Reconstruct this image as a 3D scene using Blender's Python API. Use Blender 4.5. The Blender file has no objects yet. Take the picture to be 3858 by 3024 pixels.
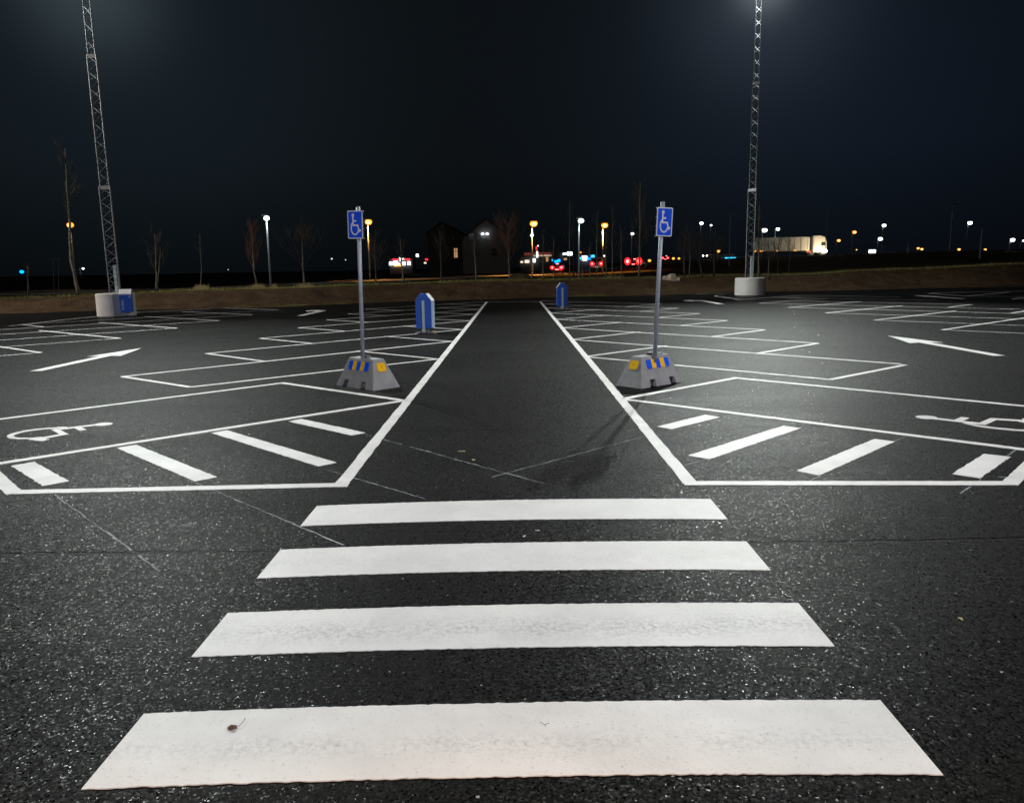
import bpy, math, random
from mathutils import Vector, Matrix
R = math.radians
rnd = random.Random(7)
sc = bpy.context.scene
col = sc.collection

# ------------------------------------------------------------------ camera
FPX, PITCH, ROLL, YAW, EYE = 2948.9, 0.1692, -0.0174, 0.00714, 1.75
cam = bpy.data.cameras.new('camera')
cam.sensor_width = 36; cam.lens = 36 * FPX / 3858; cam.clip_start = .05; cam.clip_end = 6000
camo = bpy.data.objects.new('camera', cam); col.objects.link(camo)
CM = Matrix.Rotation(YAW, 4, 'Z') @ Matrix.Rotation(math.pi / 2 - PITCH, 4, 'X') @ Matrix.Rotation(ROLL, 4, 'Z')
camo.matrix_world = Matrix.Translation((0, 0, EYE)) @ CM
sc.camera = camo

def at(px, py, Y):
    """survey helper: the point seen at (px, py) of the photograph standing Y metres away"""
    d = CM.to_3x3() @ Vector(((px - 1929) / FPX, -(py - 1512) / FPX, -1))
    return Vector((d.x / d.y * Y, Y, EYE + d.z / d.y * Y))

def lerp(a, b, t): return a + (b - a) * t
def sstep(t):
    t = max(0, min(1, t)); return t * t * (3 - 2 * t)
def interp(tab, x):
    if x <= tab[0][0]: return tab[0][1]
    for (a, b), (c, d) in zip(tab, tab[1:]):
        if x <= c: return b + (d - b) * (x - a) / (c - a)
    return tab[-1][1]

# ------------------------------------------------------------------ materials
def newmat(name):
    m = bpy.data.materials.new(name); m.use_nodes = True
    nt = m.node_tree
    return m, nt, nt.nodes, nt.links, nt.nodes['Principled BSDF']
def coords(n, l, scale=1.0, obj=True):
    tc = n.new('ShaderNodeTexCoord')
    return tc.outputs['Object' if obj else 'Generated']
def mat(name, c, rough=.6, metal=0, var=.25, scale=6, bump=0, bscale=60, spec=.5):
    """one colour broken up by two noises, with an optional bump"""
    m, nt, n, l, b = newmat(name)
    co = coords(n, l)
    nz = n.new('ShaderNodeTexNoise'); nz.inputs['Scale'].default_value = scale; nz.inputs['Detail'].default_value = 6
    l.new(co, nz.inputs['Vector'])
    mr = n.new('ShaderNodeMapRange'); mr.inputs['From Min'].default_value = .3; mr.inputs['From Max'].default_value = .7
    mr.inputs['To Min'].default_value = 1 - var; mr.inputs['To Max'].default_value = 1 + var * .5
    l.new(nz.outputs['Fac'], mr.inputs['Value'])
    mx = n.new('ShaderNodeVectorMath'); mx.operation = 'SCALE'; mx.inputs[0].default_value = c[:3]
    l.new(mr.outputs[0], mx.inputs['Scale']); l.new(mx.outputs[0], b.inputs['Base Color'])
    b.inputs['Roughness'].default_value = rough; b.inputs['Metallic'].default_value = metal
    b.inputs['Specular IOR Level'].default_value = spec
    if bump:
        z2 = n.new('ShaderNodeTexNoise'); z2.inputs['Scale'].default_value = bscale; z2.inputs['Detail'].default_value = 4
        l.new(co, z2.inputs['Vector'])
        bp = n.new('ShaderNodeBump'); bp.inputs['Strength'].default_value = .6; bp.inputs['Distance'].default_value = bump
        l.new(z2.outputs['Fac'], bp.inputs['Height']); l.new(bp.outputs[0], b.inputs['Normal'])
    return m
def glow(name, c, s):
    m, nt, n, l, b = newmat(name)
    b.inputs['Base Color'].default_value = (.1, .1, .1, 1)
    b.inputs['Emission Color'].default_value = (*c, 1); b.inputs['Emission Strength'].default_value = s
    return m

def asphalt_mat():
    m, nt, n, l, b = newmat('asphalt')
    co = coords(n, l)
    sep = n.new('ShaderNodeSeparateXYZ'); l.new(co, sep.inputs[0])
    # aggregate
    vo = n.new('ShaderNodeTexVoronoi'); vo.inputs['Scale'].default_value = 105; l.new(co, vo.inputs['Vector'])
    vo.inputs['Randomness'].default_value = 1
    vc = n.new('ShaderNodeSeparateColor'); l.new(vo.outputs['Color'], vc.inputs[0])
    nz = n.new('ShaderNodeTexNoise'); nz.inputs['Scale'].default_value = .55; nz.inputs['Detail'].default_value = 5; l.new(co, nz.inputs['Vector'])
    # paving lanes laid side by side across the lot, with a wavering joint
    wob = n.new('ShaderNodeTexNoise'); wob.inputs['Scale'].default_value = 1.3; l.new(co, wob.inputs['Vector'])
    wa = n.new('ShaderNodeMath'); wa.operation = 'MULTIPLY_ADD'; l.new(wob.outputs['Fac'], wa.inputs[0]); wa.inputs[1].default_value = .12; l.new(sep.outputs['Y'], wa.inputs[2])
    la = n.new('ShaderNodeMath'); la.operation = 'ADD'; l.new(wa.outputs[0], la.inputs[0]); la.inputs[1].default_value = -4.83
    ld = n.new('ShaderNodeMath'); ld.operation = 'DIVIDE'; l.new(la.outputs[0], ld.inputs[0]); ld.inputs[1].default_value = 3.62
    fl = n.new('ShaderNodeMath'); fl.operation = 'FLOOR'; l.new(ld.outputs[0], fl.inputs[0])
    wn = n.new('ShaderNodeTexWhiteNoise'); wn.noise_dimensions = '1D'; l.new(fl.outputs[0], wn.inputs['W'])
    fr = n.new('ShaderNodeMath'); fr.operation = 'FRACT'; l.new(ld.outputs[0], fr.inputs[0])
    pp = n.new('ShaderNodeMath'); pp.operation = 'PINGPONG'; l.new(fr.outputs[0], pp.inputs[0]); pp.inputs[1].default_value = .5
    jn = n.new('ShaderNodeMapRange'); jn.inputs['From Min'].default_value = .001; jn.inputs['From Max'].default_value = .007; jn.inputs['To Min'].default_value = .35; l.new(pp.outputs[0], jn.inputs['Value'])
    # base value
    v1 = n.new('ShaderNodeMapRange'); v1.inputs['To Min'].default_value = .0025; v1.inputs['To Max'].default_value = .038; pw = n.new('ShaderNodeMath'); pw.operation = 'POWER'; l.new(vc.outputs[0], pw.inputs[0]); pw.inputs[1].default_value = 3.5; l.new(pw.outputs[0], v1.inputs['Value'])
    v2 = n.new('ShaderNodeMapRange'); v2.inputs['From Min'].default_value = .3; v2.inputs['From Max'].default_value = .7; v2.inputs['To Min'].default_value = .75; v2.inputs['To Max'].default_value = 1.25; l.new(nz.outputs['Fac'], v2.inputs['Value'])
    v3 = n.new('ShaderNodeMapRange'); v3.inputs['To Min'].default_value = .93; v3.inputs['To Max'].default_value = 1.07; l.new(wn.outputs['Value'], v3.inputs['Value'])
    # the newest, blackest lane is the one nearest the crossing
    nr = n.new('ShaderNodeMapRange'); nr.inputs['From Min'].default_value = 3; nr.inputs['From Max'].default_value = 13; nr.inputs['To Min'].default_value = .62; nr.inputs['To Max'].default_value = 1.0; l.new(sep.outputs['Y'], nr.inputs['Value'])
    cl = n.new('ShaderNodeTexNoise'); cl.inputs['Scale'].default_value = 26; cl.inputs['Detail'].default_value = 5; cl.inputs['Roughness'].default_value = .8; l.new(co, cl.inputs['Vector'])
    v5 = n.new('ShaderNodeMapRange'); v5.inputs['From Min'].default_value = .38; v5.inputs['From Max'].default_value = .64; v5.inputs['To Min'].default_value = .45; v5.inputs['To Max'].default_value = 1.75; l.new(cl.outputs['Fac'], v5.inputs['Value'])
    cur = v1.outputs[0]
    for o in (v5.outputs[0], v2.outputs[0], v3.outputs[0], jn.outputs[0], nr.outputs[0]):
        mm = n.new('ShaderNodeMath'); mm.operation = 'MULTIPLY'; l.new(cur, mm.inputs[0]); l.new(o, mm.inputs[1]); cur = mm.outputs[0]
    # rare pale chips
    ch = n.new('ShaderNodeMath'); ch.operation = 'GREATER_THAN'; l.new(vc.outputs[1], ch.inputs[0]); ch.inputs[1].default_value = .9993
    cm = n.new('ShaderNodeMath'); cm.operation = 'MULTIPLY_ADD'; l.new(ch.outputs[0], cm.inputs[0]); cm.inputs[1].default_value = .3; l.new(cur, cm.inputs[2])
    cc = n.new('ShaderNodeCombineColor')
    for i, k in enumerate((1.0, 1.0, .97)):
        q = n.new('ShaderNodeMath'); q.operation = 'MULTIPLY'; l.new(cm.outputs[0], q.inputs[0]); q.inputs[1].default_value = k; l.new(q.outputs[0], cc.inputs[i])
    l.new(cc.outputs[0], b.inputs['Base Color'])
    rr = n.new('ShaderNodeMapRange'); rr.inputs['To Min'].default_value = .57; rr.inputs['To Max'].default_value = .13
    p6 = n.new('ShaderNodeMath'); p6.operation = 'POWER'; l.new(vc.outputs[2], p6.inputs[0]); p6.inputs[1].default_value = 4; l.new(p6.outputs[0], rr.inputs['Value'])
    mpp = n.new('ShaderNodeMapping'); mpp.inputs['Scale'].default_value = (.35, 1.5, 1); l.new(co, mpp.inputs[0])
    pn = n.new('ShaderNodeTexNoise'); pn.inputs['Scale'].default_value = .8; pn.inputs['Detail'].default_value = 6; l.new(mpp.outputs[0], pn.inputs['Vector'])
    pr = n.new('ShaderNodeMapRange'); pr.inputs['From Min'].default_value = .3; pr.inputs['From Max'].default_value = .7; pr.inputs['To Min'].default_value = -.04; pr.inputs['To Max'].default_value = .07; l.new(pn.outputs['Fac'], pr.inputs['Value'])
    lr = n.new('ShaderNodeMath'); lr.operation = 'MULTIPLY_ADD'; l.new(wn.outputs['Value'], lr.inputs[0]); lr.inputs[1].default_value = .03; l.new(pr.outputs[0], lr.inputs[2])
    ra = n.new('ShaderNodeMath'); ra.operation = 'ADD'; l.new(rr.outputs[0], ra.inputs[0]); l.new(lr.outputs[0], ra.inputs[1]); l.new(ra.outputs[0], b.inputs['Roughness'])
    b.inputs['Specular IOR Level'].default_value = .03
    # stones stand up at random tilts
    n3 = n.new('ShaderNodeTexNoise'); n3.inputs['Scale'].default_value = 70; n3.inputs['Detail'].default_value = 3; l.new(co, n3.inputs['Vector'])
    hh = n.new('ShaderNodeMath'); hh.operation = 'SUBTRACT'; l.new(n3.outputs['Fac'], hh.inputs[0]); l.new(vo.outputs['Distance'], hh.inputs[1])
    bp = n.new('ShaderNodeBump'); bp.inputs['Strength'].default_value = 1; bp.inputs['Distance'].default_value = .0009; l.new(hh.outputs[0], bp.inputs['Height'])
    b0 = n.new('ShaderNodeBump'); b0.inputs['Strength'].default_value = 1; b0.inputs['Distance'].default_value = .009; l.new(jn.outputs[0], b0.inputs['Height']); l.new(b0.outputs[0], bp.inputs['Normal'])
    # every stone face points its own way, so that some of them catch a lamp
    cv = n.new('ShaderNodeVectorMath'); cv.operation = 'SUBTRACT'; l.new(vo.outputs['Color'], cv.inputs[0]); cv.inputs[1].default_value = (.5, .5, .5)
    sv = n.new('ShaderNodeVectorMath'); sv.operation = 'SCALE'; l.new(cv.outputs[0], sv.inputs[0]); sv.inputs['Scale'].default_value = .34
    av = n.new('ShaderNodeVectorMath'); av.operation = 'ADD'; l.new(bp.outputs[0], av.inputs[0]); l.new(sv.outputs[0], av.inputs[1])
    nv = n.new('ShaderNodeVectorMath'); nv.operation = 'NORMALIZE'; l.new(av.outputs[0], nv.inputs[0]); l.new(nv.outputs[0], b.inputs['Normal'])
    return m

def paint_mat(name, worn=.25):
    m, nt, n, l, b = newmat(name)
    co = coords(n, l)
    nz = n.new('ShaderNodeTexNoise'); nz.inputs['Scale'].default_value = 2.2; nz.inputs['Detail'].default_value = 8; nz.inputs['Roughness'].default_value = .65; l.new(co, nz.inputs['Vector'])
    n2 = n.new('ShaderNodeTexNoise'); n2.inputs['Scale'].default_value = 70; n2.inputs['Detail'].default_value = 3; l.new(co, n2.inputs['Vector'])
    a = n.new('ShaderNodeMapRange'); a.inputs['From Min'].default_value = .35; a.inputs['From Max'].default_value = .75; a.inputs['To Min'].default_value = .78; a.inputs['To Max'].default_value = .78 * (1 - worn); l.new(nz.outputs['Fac'], a.inputs['Value'])
    p = n.new('ShaderNodeMapRange'); p.inputs['From Min'].default_value = .62; p.inputs['From Max'].default_value = .8; p.inputs['To Min'].default_value = 1; p.inputs['To Max'].default_value = .6; l.new(n2.outputs['Fac'], p.inputs['Value'])
    mm = n.new('ShaderNodeMath'); mm.operation = 'MULTIPLY'; l.new(a.outputs[0], mm.inputs[0]); l.new(p.outputs[0], mm.inputs[1])
    if worn < .25:
        sp = n.new('ShaderNodeSeparateXYZ'); l.new(co, sp.inputs[0])
        n4 = n.new('ShaderNodeTexNoise'); n4.inputs['Scale'].default_value = 38; n4.inputs['Detail'].default_value = 6; n4.inputs['Roughness'].default_value = .75; l.new(co, n4.inputs['Vector'])
        n5 = n.new('ShaderNodeTexNoise'); n5.inputs['Scale'].default_value = 2.5; l.new(co, n5.inputs['Vector'])
        for yc, hw_, st in ((3.60, .17, .5), (2.66, .10, .28), (4.52, .12, .15)):
            d_ = n.new('ShaderNodeMath'); d_.operation = 'SUBTRACT'; l.new(sp.outputs['Y'], d_.inputs[0]); d_.inputs[1].default_value = yc
            a_ = n.new('ShaderNodeMath'); a_.operation = 'ABSOLUTE'; l.new(d_.outputs[0], a_.inputs[0])
            b_ = n.new('ShaderNodeMapRange'); b_.inputs['From Min'].default_value = 0; b_.inputs['From Max'].default_value = hw_; b_.inputs['To Min'].default_value = st; b_.inputs['To Max'].default_value = 0; l.new(a_.outputs[0], b_.inputs['Value'])
            th = n.new('ShaderNodeMapRange'); th.inputs['From Min'].default_value = .44; th.inputs['From Max'].default_value = .62; l.new(n4.outputs['Fac'], th.inputs['Value'])
            t5 = n.new('ShaderNodeMapRange'); t5.inputs['From Min'].default_value = .3; t5.inputs['From Max'].default_value = .6; t5.inputs['To Min'].default_value = .25; l.new(n5.outputs['Fac'], t5.inputs['Value'])
            m1_ = n.new('ShaderNodeMath'); m1_.operation = 'MULTIPLY'; l.new(b_.outputs[0], m1_.inputs[0]); l.new(th.outputs[0], m1_.inputs[1])
            m3_ = n.new('ShaderNodeMath'); m3_.operation = 'MULTIPLY'; l.new(m1_.outputs[0], m3_.inputs[0]); l.new(t5.outputs[0], m3_.inputs[1])
            m2_ = n.new('ShaderNodeMath'); m2_.operation = 'SUBTRACT'; m2_.inputs[0].default_value = 1; l.new(m3_.outputs[0], m2_.inputs[1])
            m4_ = n.new('ShaderNodeMath'); m4_.operation = 'MULTIPLY'; l.new(mm.outputs[0], m4_.inputs[0]); l.new(m2_.outputs[0], m4_.inputs[1]); mm = m4_
    cc = n.new('ShaderNodeCombineColor')
    for i, k in enumerate((1.0, .985, .965)):
        q = n.new('ShaderNodeMath'); q.operation = 'MULTIPLY'; l.new(mm.outputs[0], q.inputs[0]); q.inputs[1].default_value = k; l.new(q.outputs[0], cc.inputs[i])
    l.new(cc.outputs[0], b.inputs['Base Color'])
    b.inputs['Roughness'].default_value = .6
    bp = n.new('ShaderNodeBump'); bp.inputs['Strength'].default_value = .55; bp.inputs['Distance'].default_value = .003; l.new(n2.outputs['Fac'], bp.inputs['Height']); l.new(bp.outputs[0], b.inputs['Normal'])
    return m

def ground_mat():
    m, nt, n, l, b = newmat('earth_and_grass')
    co = coords(n, l)
    at_ = n.new('ShaderNodeAttribute'); at_.attribute_name = 'zone'
    sp = n.new('ShaderNodeSeparateColor'); l.new(at_.outputs['Color'], sp.inputs[0])
    nz = n.new('ShaderNodeTexNoise'); nz.inputs['Scale'].default_value = 1.1; nz.inputs['Detail'].default_value = 9; nz.inputs['Roughness'].default_value = .7; l.new(co, nz.inputs['Vector'])
    r1 = n.new('ShaderNodeValToRGB'); r1.color_ramp.elements[0].position = .35; r1.color_ramp.elements[1].position = .7
    r1.color_ramp.elements[0].color = (.045, .028, .016, 1); r1.color_ramp.elements[1].color = (.105, .068, .038, 1); l.new(nz.outputs['Fac'], r1.inputs[0])
    r2 = n.new('ShaderNodeValToRGB'); r2.color_ramp.elements[0].position = .35; r2.color_ramp.elements[1].position = .7
    r2.color_ramp.elements[0].color = (.06, .06, .02, 1); r2.color_ramp.elements[1].color = (.16, .15, .045, 1); l.new(nz.outputs['Fac'], r2.inputs[0])
    r3 = n.new('ShaderNodeValToRGB'); r3.color_ramp.elements[0].position = .35; r3.color_ramp.elements[1].position = .7
    r3.color_ramp.elements[0].color = (.03, .022, .012, 1); r3.color_ramp.elements[1].color = (.075, .055, .025, 1); l.new(nz.outputs['Fac'], r3.inputs[0])
    m1 = n.new('ShaderNodeMix'); m1.data_type = 'RGBA'; l.new(sp.outputs[0], m1.inputs['Factor']); l.new(r3.outputs[0], m1.inputs[6]); l.new(r1.outputs[0], m1.inputs[7])
    m2 = n.new('ShaderNodeMix'); m2.data_type = 'RGBA'; l.new(sp.outputs[1], m2.inputs['Factor']); l.new(m1.outputs[2], m2.inputs[6]); l.new(r2.outputs[0], m2.inputs[7])
    l.new(m2.outputs[2], b.inputs['Base Color']); b.inputs['Roughness'].default_value = .95; b.inputs['Specular IOR Level'].default_value = .1
    bp = n.new('ShaderNodeBump'); bp.inputs['Strength'].default_value = 1; bp.inputs['Distance'].default_value = .25; l.new(nz.outputs['Fac'], bp.inputs['Height']); l.new(bp.outputs[0], b.inputs['Normal'])
    return m

def birch_mat():
    m, nt, n, l, b = newmat('birch_bark')
    co = coords(n, l)
    mp = n.new('ShaderNodeMapping'); mp.inputs['Scale'].default_value = (4, 4, 7); l.new(co, mp.inputs[0])
    nz = n.new('ShaderNodeTexNoise'); nz.inputs['Scale'].default_value = 1.6; nz.inputs['Detail'].default_value = 5; l.new(mp.outputs[0], nz.inputs['Vector'])
    r = n.new('ShaderNodeValToRGB'); r.color_ramp.elements[0].position = .42; r.color_ramp.elements[1].position = .5
    r.color_ramp.elements[0].color = (.05, .045, .035, 1); r.color_ramp.elements[1].color = (.12, .115, .075, 1); l.new(nz.outputs['Fac'], r.inputs[0])
    l.new(r.outputs[0], b.inputs['Base Color']); b.inputs['Roughness'].default_value = .8
    return m

M = dict(
    asphalt=asphalt_mat(), paint=paint_mat('road_paint', .3), paint2=paint_mat('crossing_paint', .2), ground=ground_mat(), birch=birch_mat(),
    chalk=mat('chalk_mark', (.30, .31, .33), .9, var=.8, scale=14),
    concrete=mat('concrete', (.33, .35, .355), .85, var=.22, scale=5, bump=.006, bscale=45),
    concdark=mat('dark_concrete_and_slot_shade', (.12, .12, .125), .9, var=.3, scale=8, bump=.01),  # dark foot slab concrete, also the shade painted inside the fork slots
    whitecon=mat('pale_concrete', (.52, .51, .5), .8, var=.12, scale=2.5, bump=.003),
    galv=mat('galvanised_steel', (.40, .46, .53), .5, .3, var=.2, scale=14),
    galvd=mat('dull_steel', (.20, .21, .22), .5, .6, var=.25, scale=9),
    black=mat('black_rubber', (.012, .012, .013), .5, var=.3),
    blue=mat('sign_blue', (.0, .07, .72), .5, var=.06, scale=30, spec=.2),
    rblue=mat('reflector_blue', (.0, .11, 1.0), .5, var=.1, scale=30, spec=.2),
    yellow=mat('reflector_yellow', (1.0, .58, .0), .5, var=.1, scale=30, spec=.2),
    white=mat('sign_white', (.62, .66, .72), .4, var=.08, scale=20),
    alu=mat('aluminium_back', (.25, .26, .27), .5, .7),
    binblue=mat('bin_blue', (.0, .08, .50), .45, var=.12, scale=8),
    binlight=mat('bin_print_and_sheen', (.34, .48, .66), .5, var=.1),  # print colour, also the sheen painted on the first bin's side
    lid=mat('lid_white', (.8, .8, .8), .45, var=.08),
    strip=mat('zinc_strip', (.40, .52, .54), .5, .35, var=.15, scale=12),
    stone=mat('beige_stone', (.42, .36, .27), .9, var=.3, scale=20, bump=.01),
    leaf=mat('dead_leaf', (.13, .07, .035), .8, var=.4, scale=60),
    straw=mat('straw', (.5, .42, .22), .8),
    chip=mat('white_chip', (.7, .7, .68), .7),
    bark=mat('dark_bark', (.06, .05, .035), .9, var=.4, scale=9),
    twig=mat('bare_twig', (.04, .028, .018), .9, var=.4, scale=9),
    redtwig=mat('reddish_twig', (.09, .034, .016), .9, var=.4, scale=9),
    grass=mat('dry_grass', (.20, .20, .055), .9, var=.5, scale=2),
    straw_g=mat('pale_dry_grass', (.30, .24, .10), .9, var=.4, scale=2),
    road=mat('road_asphalt', (.34, .31, .28), .8, var=.15, scale=1),
    wall=mat('house_render', (.30, .27, .24), .9, var=.1, scale=1),
    walld=mat('dark_cladding', (.10, .10, .10), .9, var=.1, scale=1),
    roof=mat('dark_tiles', (.05, .045, .045), .8, var=.3, scale=3),
    glass=mat('dark_glass', (.02, .025, .03), .1, var=.05),
    carred=mat('dark_red_paint', (.09, .01, .012), .3, .2, var=.05),
    cargrey=mat('grey_car_paint', (.12, .12, .13), .3, .4, var=.05),
    carblack=mat('black_car_paint', (.015, .015, .018), .25, .3, var=.05),
    carwhite=mat('white_car_paint', (.6, .6, .6), .3, var=.05),
    tarp=mat('trailer_cover', (.75, .76, .72), .6, var=.1, scale=1.2),
    fascia=mat('red_fascia', (.45, .06, .04), .6),
    g_orange=glow('sodium_glass', (1, .30, .035), 2.6), g_orange_rim=glow('sodium_rim', (1, .16, .01), .9), g_orange_core=glow('sodium_core', (1, .55, .18), 5),
    g_white=glow('led_glass', (.93, 1, .90), 6), g_white_rim=glow('led_rim', (.8, .95, .8), 1.2),
    g_cold=glow('cold_led', (.75, .85, 1), 7),
    g_red=glow('tail_lamp_red', (1, .008, .012), 4), g_redcore=glow('tail_lamp_core', (1, .28, .3), 3),
    g_blue=glow('blue_lit_panel', (.0, .22, 1), 4), g_cyan=glow('cyan_lit_panel', (.03, .55, 1), 2.6),
    g_head=glow('headlamp', (1, .88, .66), 14), g_amber=glow('amber_marker', (1, .38, .04), 2.5),
    g_win=glow('lit_window', (1, .55, .26), .45), g_warm=glow('lit_shop_window', (1, .83, .6), 1.6),
    g_redsign=glow('red_lit_sign', (1, .03, .04), 1.7), g_wsign=glow('white_lit_sign', (.9, .97, 1), 4),
    g_fascia=glow('lit_red_fascia', (.5, .09, .06), .25), g_trail=glow('lit_canopy_edge', (1, .8, .6), .5),
    g_flood=glow('floodlight_glass', (.95, 1, .97), 30),
)

# ------------------------------------------------------------------ mesh helpers
class MB:
    def __init__(s): s.v = []; s.f = []
    def quad(s, a, b, c, d):
        i = len(s.v); s.v += [tuple(a), tuple(b), tuple(c), tuple(d)]; s.f.append((i, i + 1, i + 2, i + 3)); return s
    def tri(s, a, b, c):
        i = len(s.v); s.v += [tuple(a), tuple(b), tuple(c)]; s.f.append((i, i + 1, i + 2)); return s
    def box(s, c, d, rz=0, taper=1.0):
        i = len(s.v); cs, sn = math.cos(rz), math.sin(rz)
        for z, k in ((-.5, 1), (.5, taper)):
            for x, y in ((-.5, -.5), (.5, -.5), (.5, .5), (-.5, .5)):
                X, Y = x * d[0] * k, y * d[1] * k
                s.v.append((c[0] + cs * X - sn * Y, c[1] + sn * X + cs * Y, c[2] + z * d[2]))
        s.f += [tuple(i + k for k in f) for f in ((3, 2, 1, 0), (4, 5, 6, 7), (0, 1, 5, 4), (1, 2, 6, 5), (2, 3, 7, 6), (3, 0, 4, 7))]
        return s
    def tube(s, pts, rad, n=8, cap=True):
        pts = [Vector(p) for p in pts]
        if not isinstance(rad, (list, tuple)): rad = [rad] * len(pts)
        base = len(s.v)
        for k, p in enumerate(pts):
            d = (pts[min(k + 1, len(pts) - 1)] - pts[max(k - 1, 0)]).normalized()
            up = Vector((0, 0, 1)) if abs(d.z) < .9 else Vector((1, 0, 0))
            a = d.cross(up).normalized(); b = d.cross(a)
            for j in range(n):
                t = 2 * math.pi * j / n
                s.v.append(tuple(p + (a * math.cos(t) + b * math.sin(t)) * rad[k]))
        for k in range(len(pts) - 1):
            for j in range(n):
                j2 = (j + 1) % n
                s.f.append((base + k * n + j, base + k * n + j2, base + (k + 1) * n + j2, base + (k + 1) * n + j))
        if cap:
            s.f.append(tuple(base + j for j in range(n))[::-1]); s.f.append(tuple(base + (len(pts) - 1) * n + j for j in range(n)))
        return s
    def prism(s, poly, y0, y1, axis='y'):
        """polygon in (a, z) extruded along the other horizontal axis"""
        i = len(s.v); m = len(poly)
        for y in (y0, y1):
            for a, z in poly: s.v.append((a, y, z) if axis == 'y' else (y, a, z))
        s.f.append(tuple(range(i, i + m))); s.f.append(tuple(range(i + 2 * m - 1, i + m - 1, -1)))
        for k in range(m):
            k2 = (k + 1) % m; s.f.append((i + k2, i + k, i + m + k, i + m + k2))
        return s
    def lathe(s, prof, n=24):
        i = len(s.v)
        for r, z in prof:
            for j in range(n):
                t = 2 * math.pi * j / n; s.v.append((r * math.cos(t), r * math.sin(t), z))
        for k in range(len(prof) - 1):
            for j in range(n):
                j2 = (j + 1) % n; s.f.append((i + k * n + j, i + k * n + j2, i + (k + 1) * n + j2, i + (k + 1) * n + j))
        s.f.append(tuple(i + (len(prof) - 1) * n + j for j in range(n)))
        return s
    def blob(s, c, r, seed=0, n=8, m=5, jit=.25):
        g = random.Random(seed); i = len(s.v)
        for a in range(m + 1):
            ph = math.pi * a / m
            for b in range(n):
                t = 2 * math.pi * b / n; k = 1 + g.uniform(-jit, jit) if 0 < a < m else 1
                s.v.append((c[0] + r[0] * math.sin(ph) * math.cos(t) * k, c[1] + r[1] * math.sin(ph) * math.sin(t) * k, c[2] + r[2] * math.cos(ph) * k))
        for a in range(m):
            for b in range(n):
                b2 = (b + 1) % n; s.f.append((i + a * n + b, i + (a + 1) * n + b, i + (a + 1) * n + b2, i + a * n + b2))
        return s
    def build(s, name, m, parent=None, smooth=False, bevel=0, loc=None, rot=None):
        me = bpy.data.meshes.new(name); me.from_pydata(s.v, [], s.f); me.update()
        me.materials.append(M[m] if isinstance(m, str) else m)
        if smooth:
            for p in me.polygons: p.use_smooth = True
        o = bpy.data.objects.new(name, me); col.objects.link(o)
        if parent is not None: o.parent = parent
        if loc is not None: o.location = loc
        if rot is not None: o.rotation_euler = rot
        if bevel:
            b = o.modifiers.new('bevel', 'BEVEL'); b.width = bevel; b.segments = 3; b.limit_method = 'ANGLE'; b.angle_limit = R(35)
        return o

def tag(o, label=None, cat=None, group=None, kind=None):
    if label: o['label'] = label
    if cat: o['category'] = cat
    if group: o['group'] = group
    if kind: o['kind'] = kind
    return o
def thing(name, loc, label, cat, group=None, rz=0, tilt=None):
    o = bpy.data.objects.new(name, None); col.objects.link(o); o.empty_display_size = .2
    o.location = loc; o.rotation_euler = (0, 0, rz) if tilt is None else (tilt[0], tilt[1], rz)
    return tag(o, label, cat, group)
def copy_tree(o, parent=None):
    c = o.copy(); col.objects.link(c)
    if parent is not None: c.parent = parent
    for ch in [q for q in bpy.data.objects if q.parent == o]: copy_tree(ch, c)
    return c

# ------------------------------------------------------------------ terrain
FOOT = [(-200, 30), (-60, 34), (-25, 37.5), (-17, 38.9), (-11, 40), (-5.4, 44), (0, 45.4), (8, 46.8), (13, 48.6), (25, 50), (50, 53), (200, 60)]
CREST = [(-200, .5), (-25, .62), (-15, .86), (0, .95), (12, .93), (20, 1.0), (35, 1.4), (200, 1.7)]
FARZ = [(-300, .5), (-60, .7), (10, .76), (25, 1.9), (45, 2.95), (110, 3.7), (250, 4.0)]
def foot(x): return interp(FOOT, x) + .5 * math.sin(x * .55) * (1 if abs(x) < 60 else 0) + .2 * math.sin(x * 1.7)
def gz(x, y):
    f = foot(x); c = interp(CREST, x)
    if y < f: return -.03
    if y < f + 4.2: return -.03 + (c + .03) * sstep((y - f) / 4.2) + .03 * math.sin(x * 2.3 + y)
    far = lerp(c - .05, interp(FARZ, x), sstep((y - 60) / 85))
    return lerp(c, far, sstep((y - f - 4.2) / 3)) + .05 * math.sin(x * .6) * math.cos(y * .7) * (1 if y < 70 else 0)
xs = [-3000, -1500, -700, -350, -200, -140, -100, -75] + [-60 + i * 1.2 for i in range(101)] + [63, 68, 75, 85, 100, 120, 150, 200, 300, 500, 900, 1600, 3000]
ts = [-1, 0, .6, 1.2, 1.8, 2.4, 3, 3.6, 4.2, 4.8, 5.6, 6.6, 8, 10, 13, 17, 22, 28, 35, 43, 52, 62, 73, 85, 98, 112, 128, 150, 190, 260, 400, 700, 1300, 2600, 5000]
g = MB(); zone = []
rows = [-600, -60, 0, 20]
for k, x in enumerate(xs):
    cx = max(-200, min(200, x))
    for y in rows: g.v.append((x, y, -.03)); zone.append((0, 0))
    for t in ts:
        y = foot(cx) + t; g.v.append((x, y, gz(cx, y)))
        zone.append((1 if t < 4 else (.5 if t < 5 else 0), max(0, 1 - abs(t - 5.0) / 1.3) if x < 25 else max(0, .8 - abs(t - 5.0) / 1.6)))
NR = len(rows) + len(ts)
for i in range(len(xs) - 1):
    for j in range(NR - 1): g.f.append((i * NR + j, (i + 1) * NR + j, (i + 1) * NR + j + 1, i * NR + j + 1))
go = g.build('ground', 'ground', smooth=True); tag(go, kind='structure')
ca = go.data.color_attributes.new('zone', 'FLOAT_COLOR', 'POINT')
for i, (a, b) in enumerate(zone): ca.data[i].color = (a, b, 0, 1)

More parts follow.
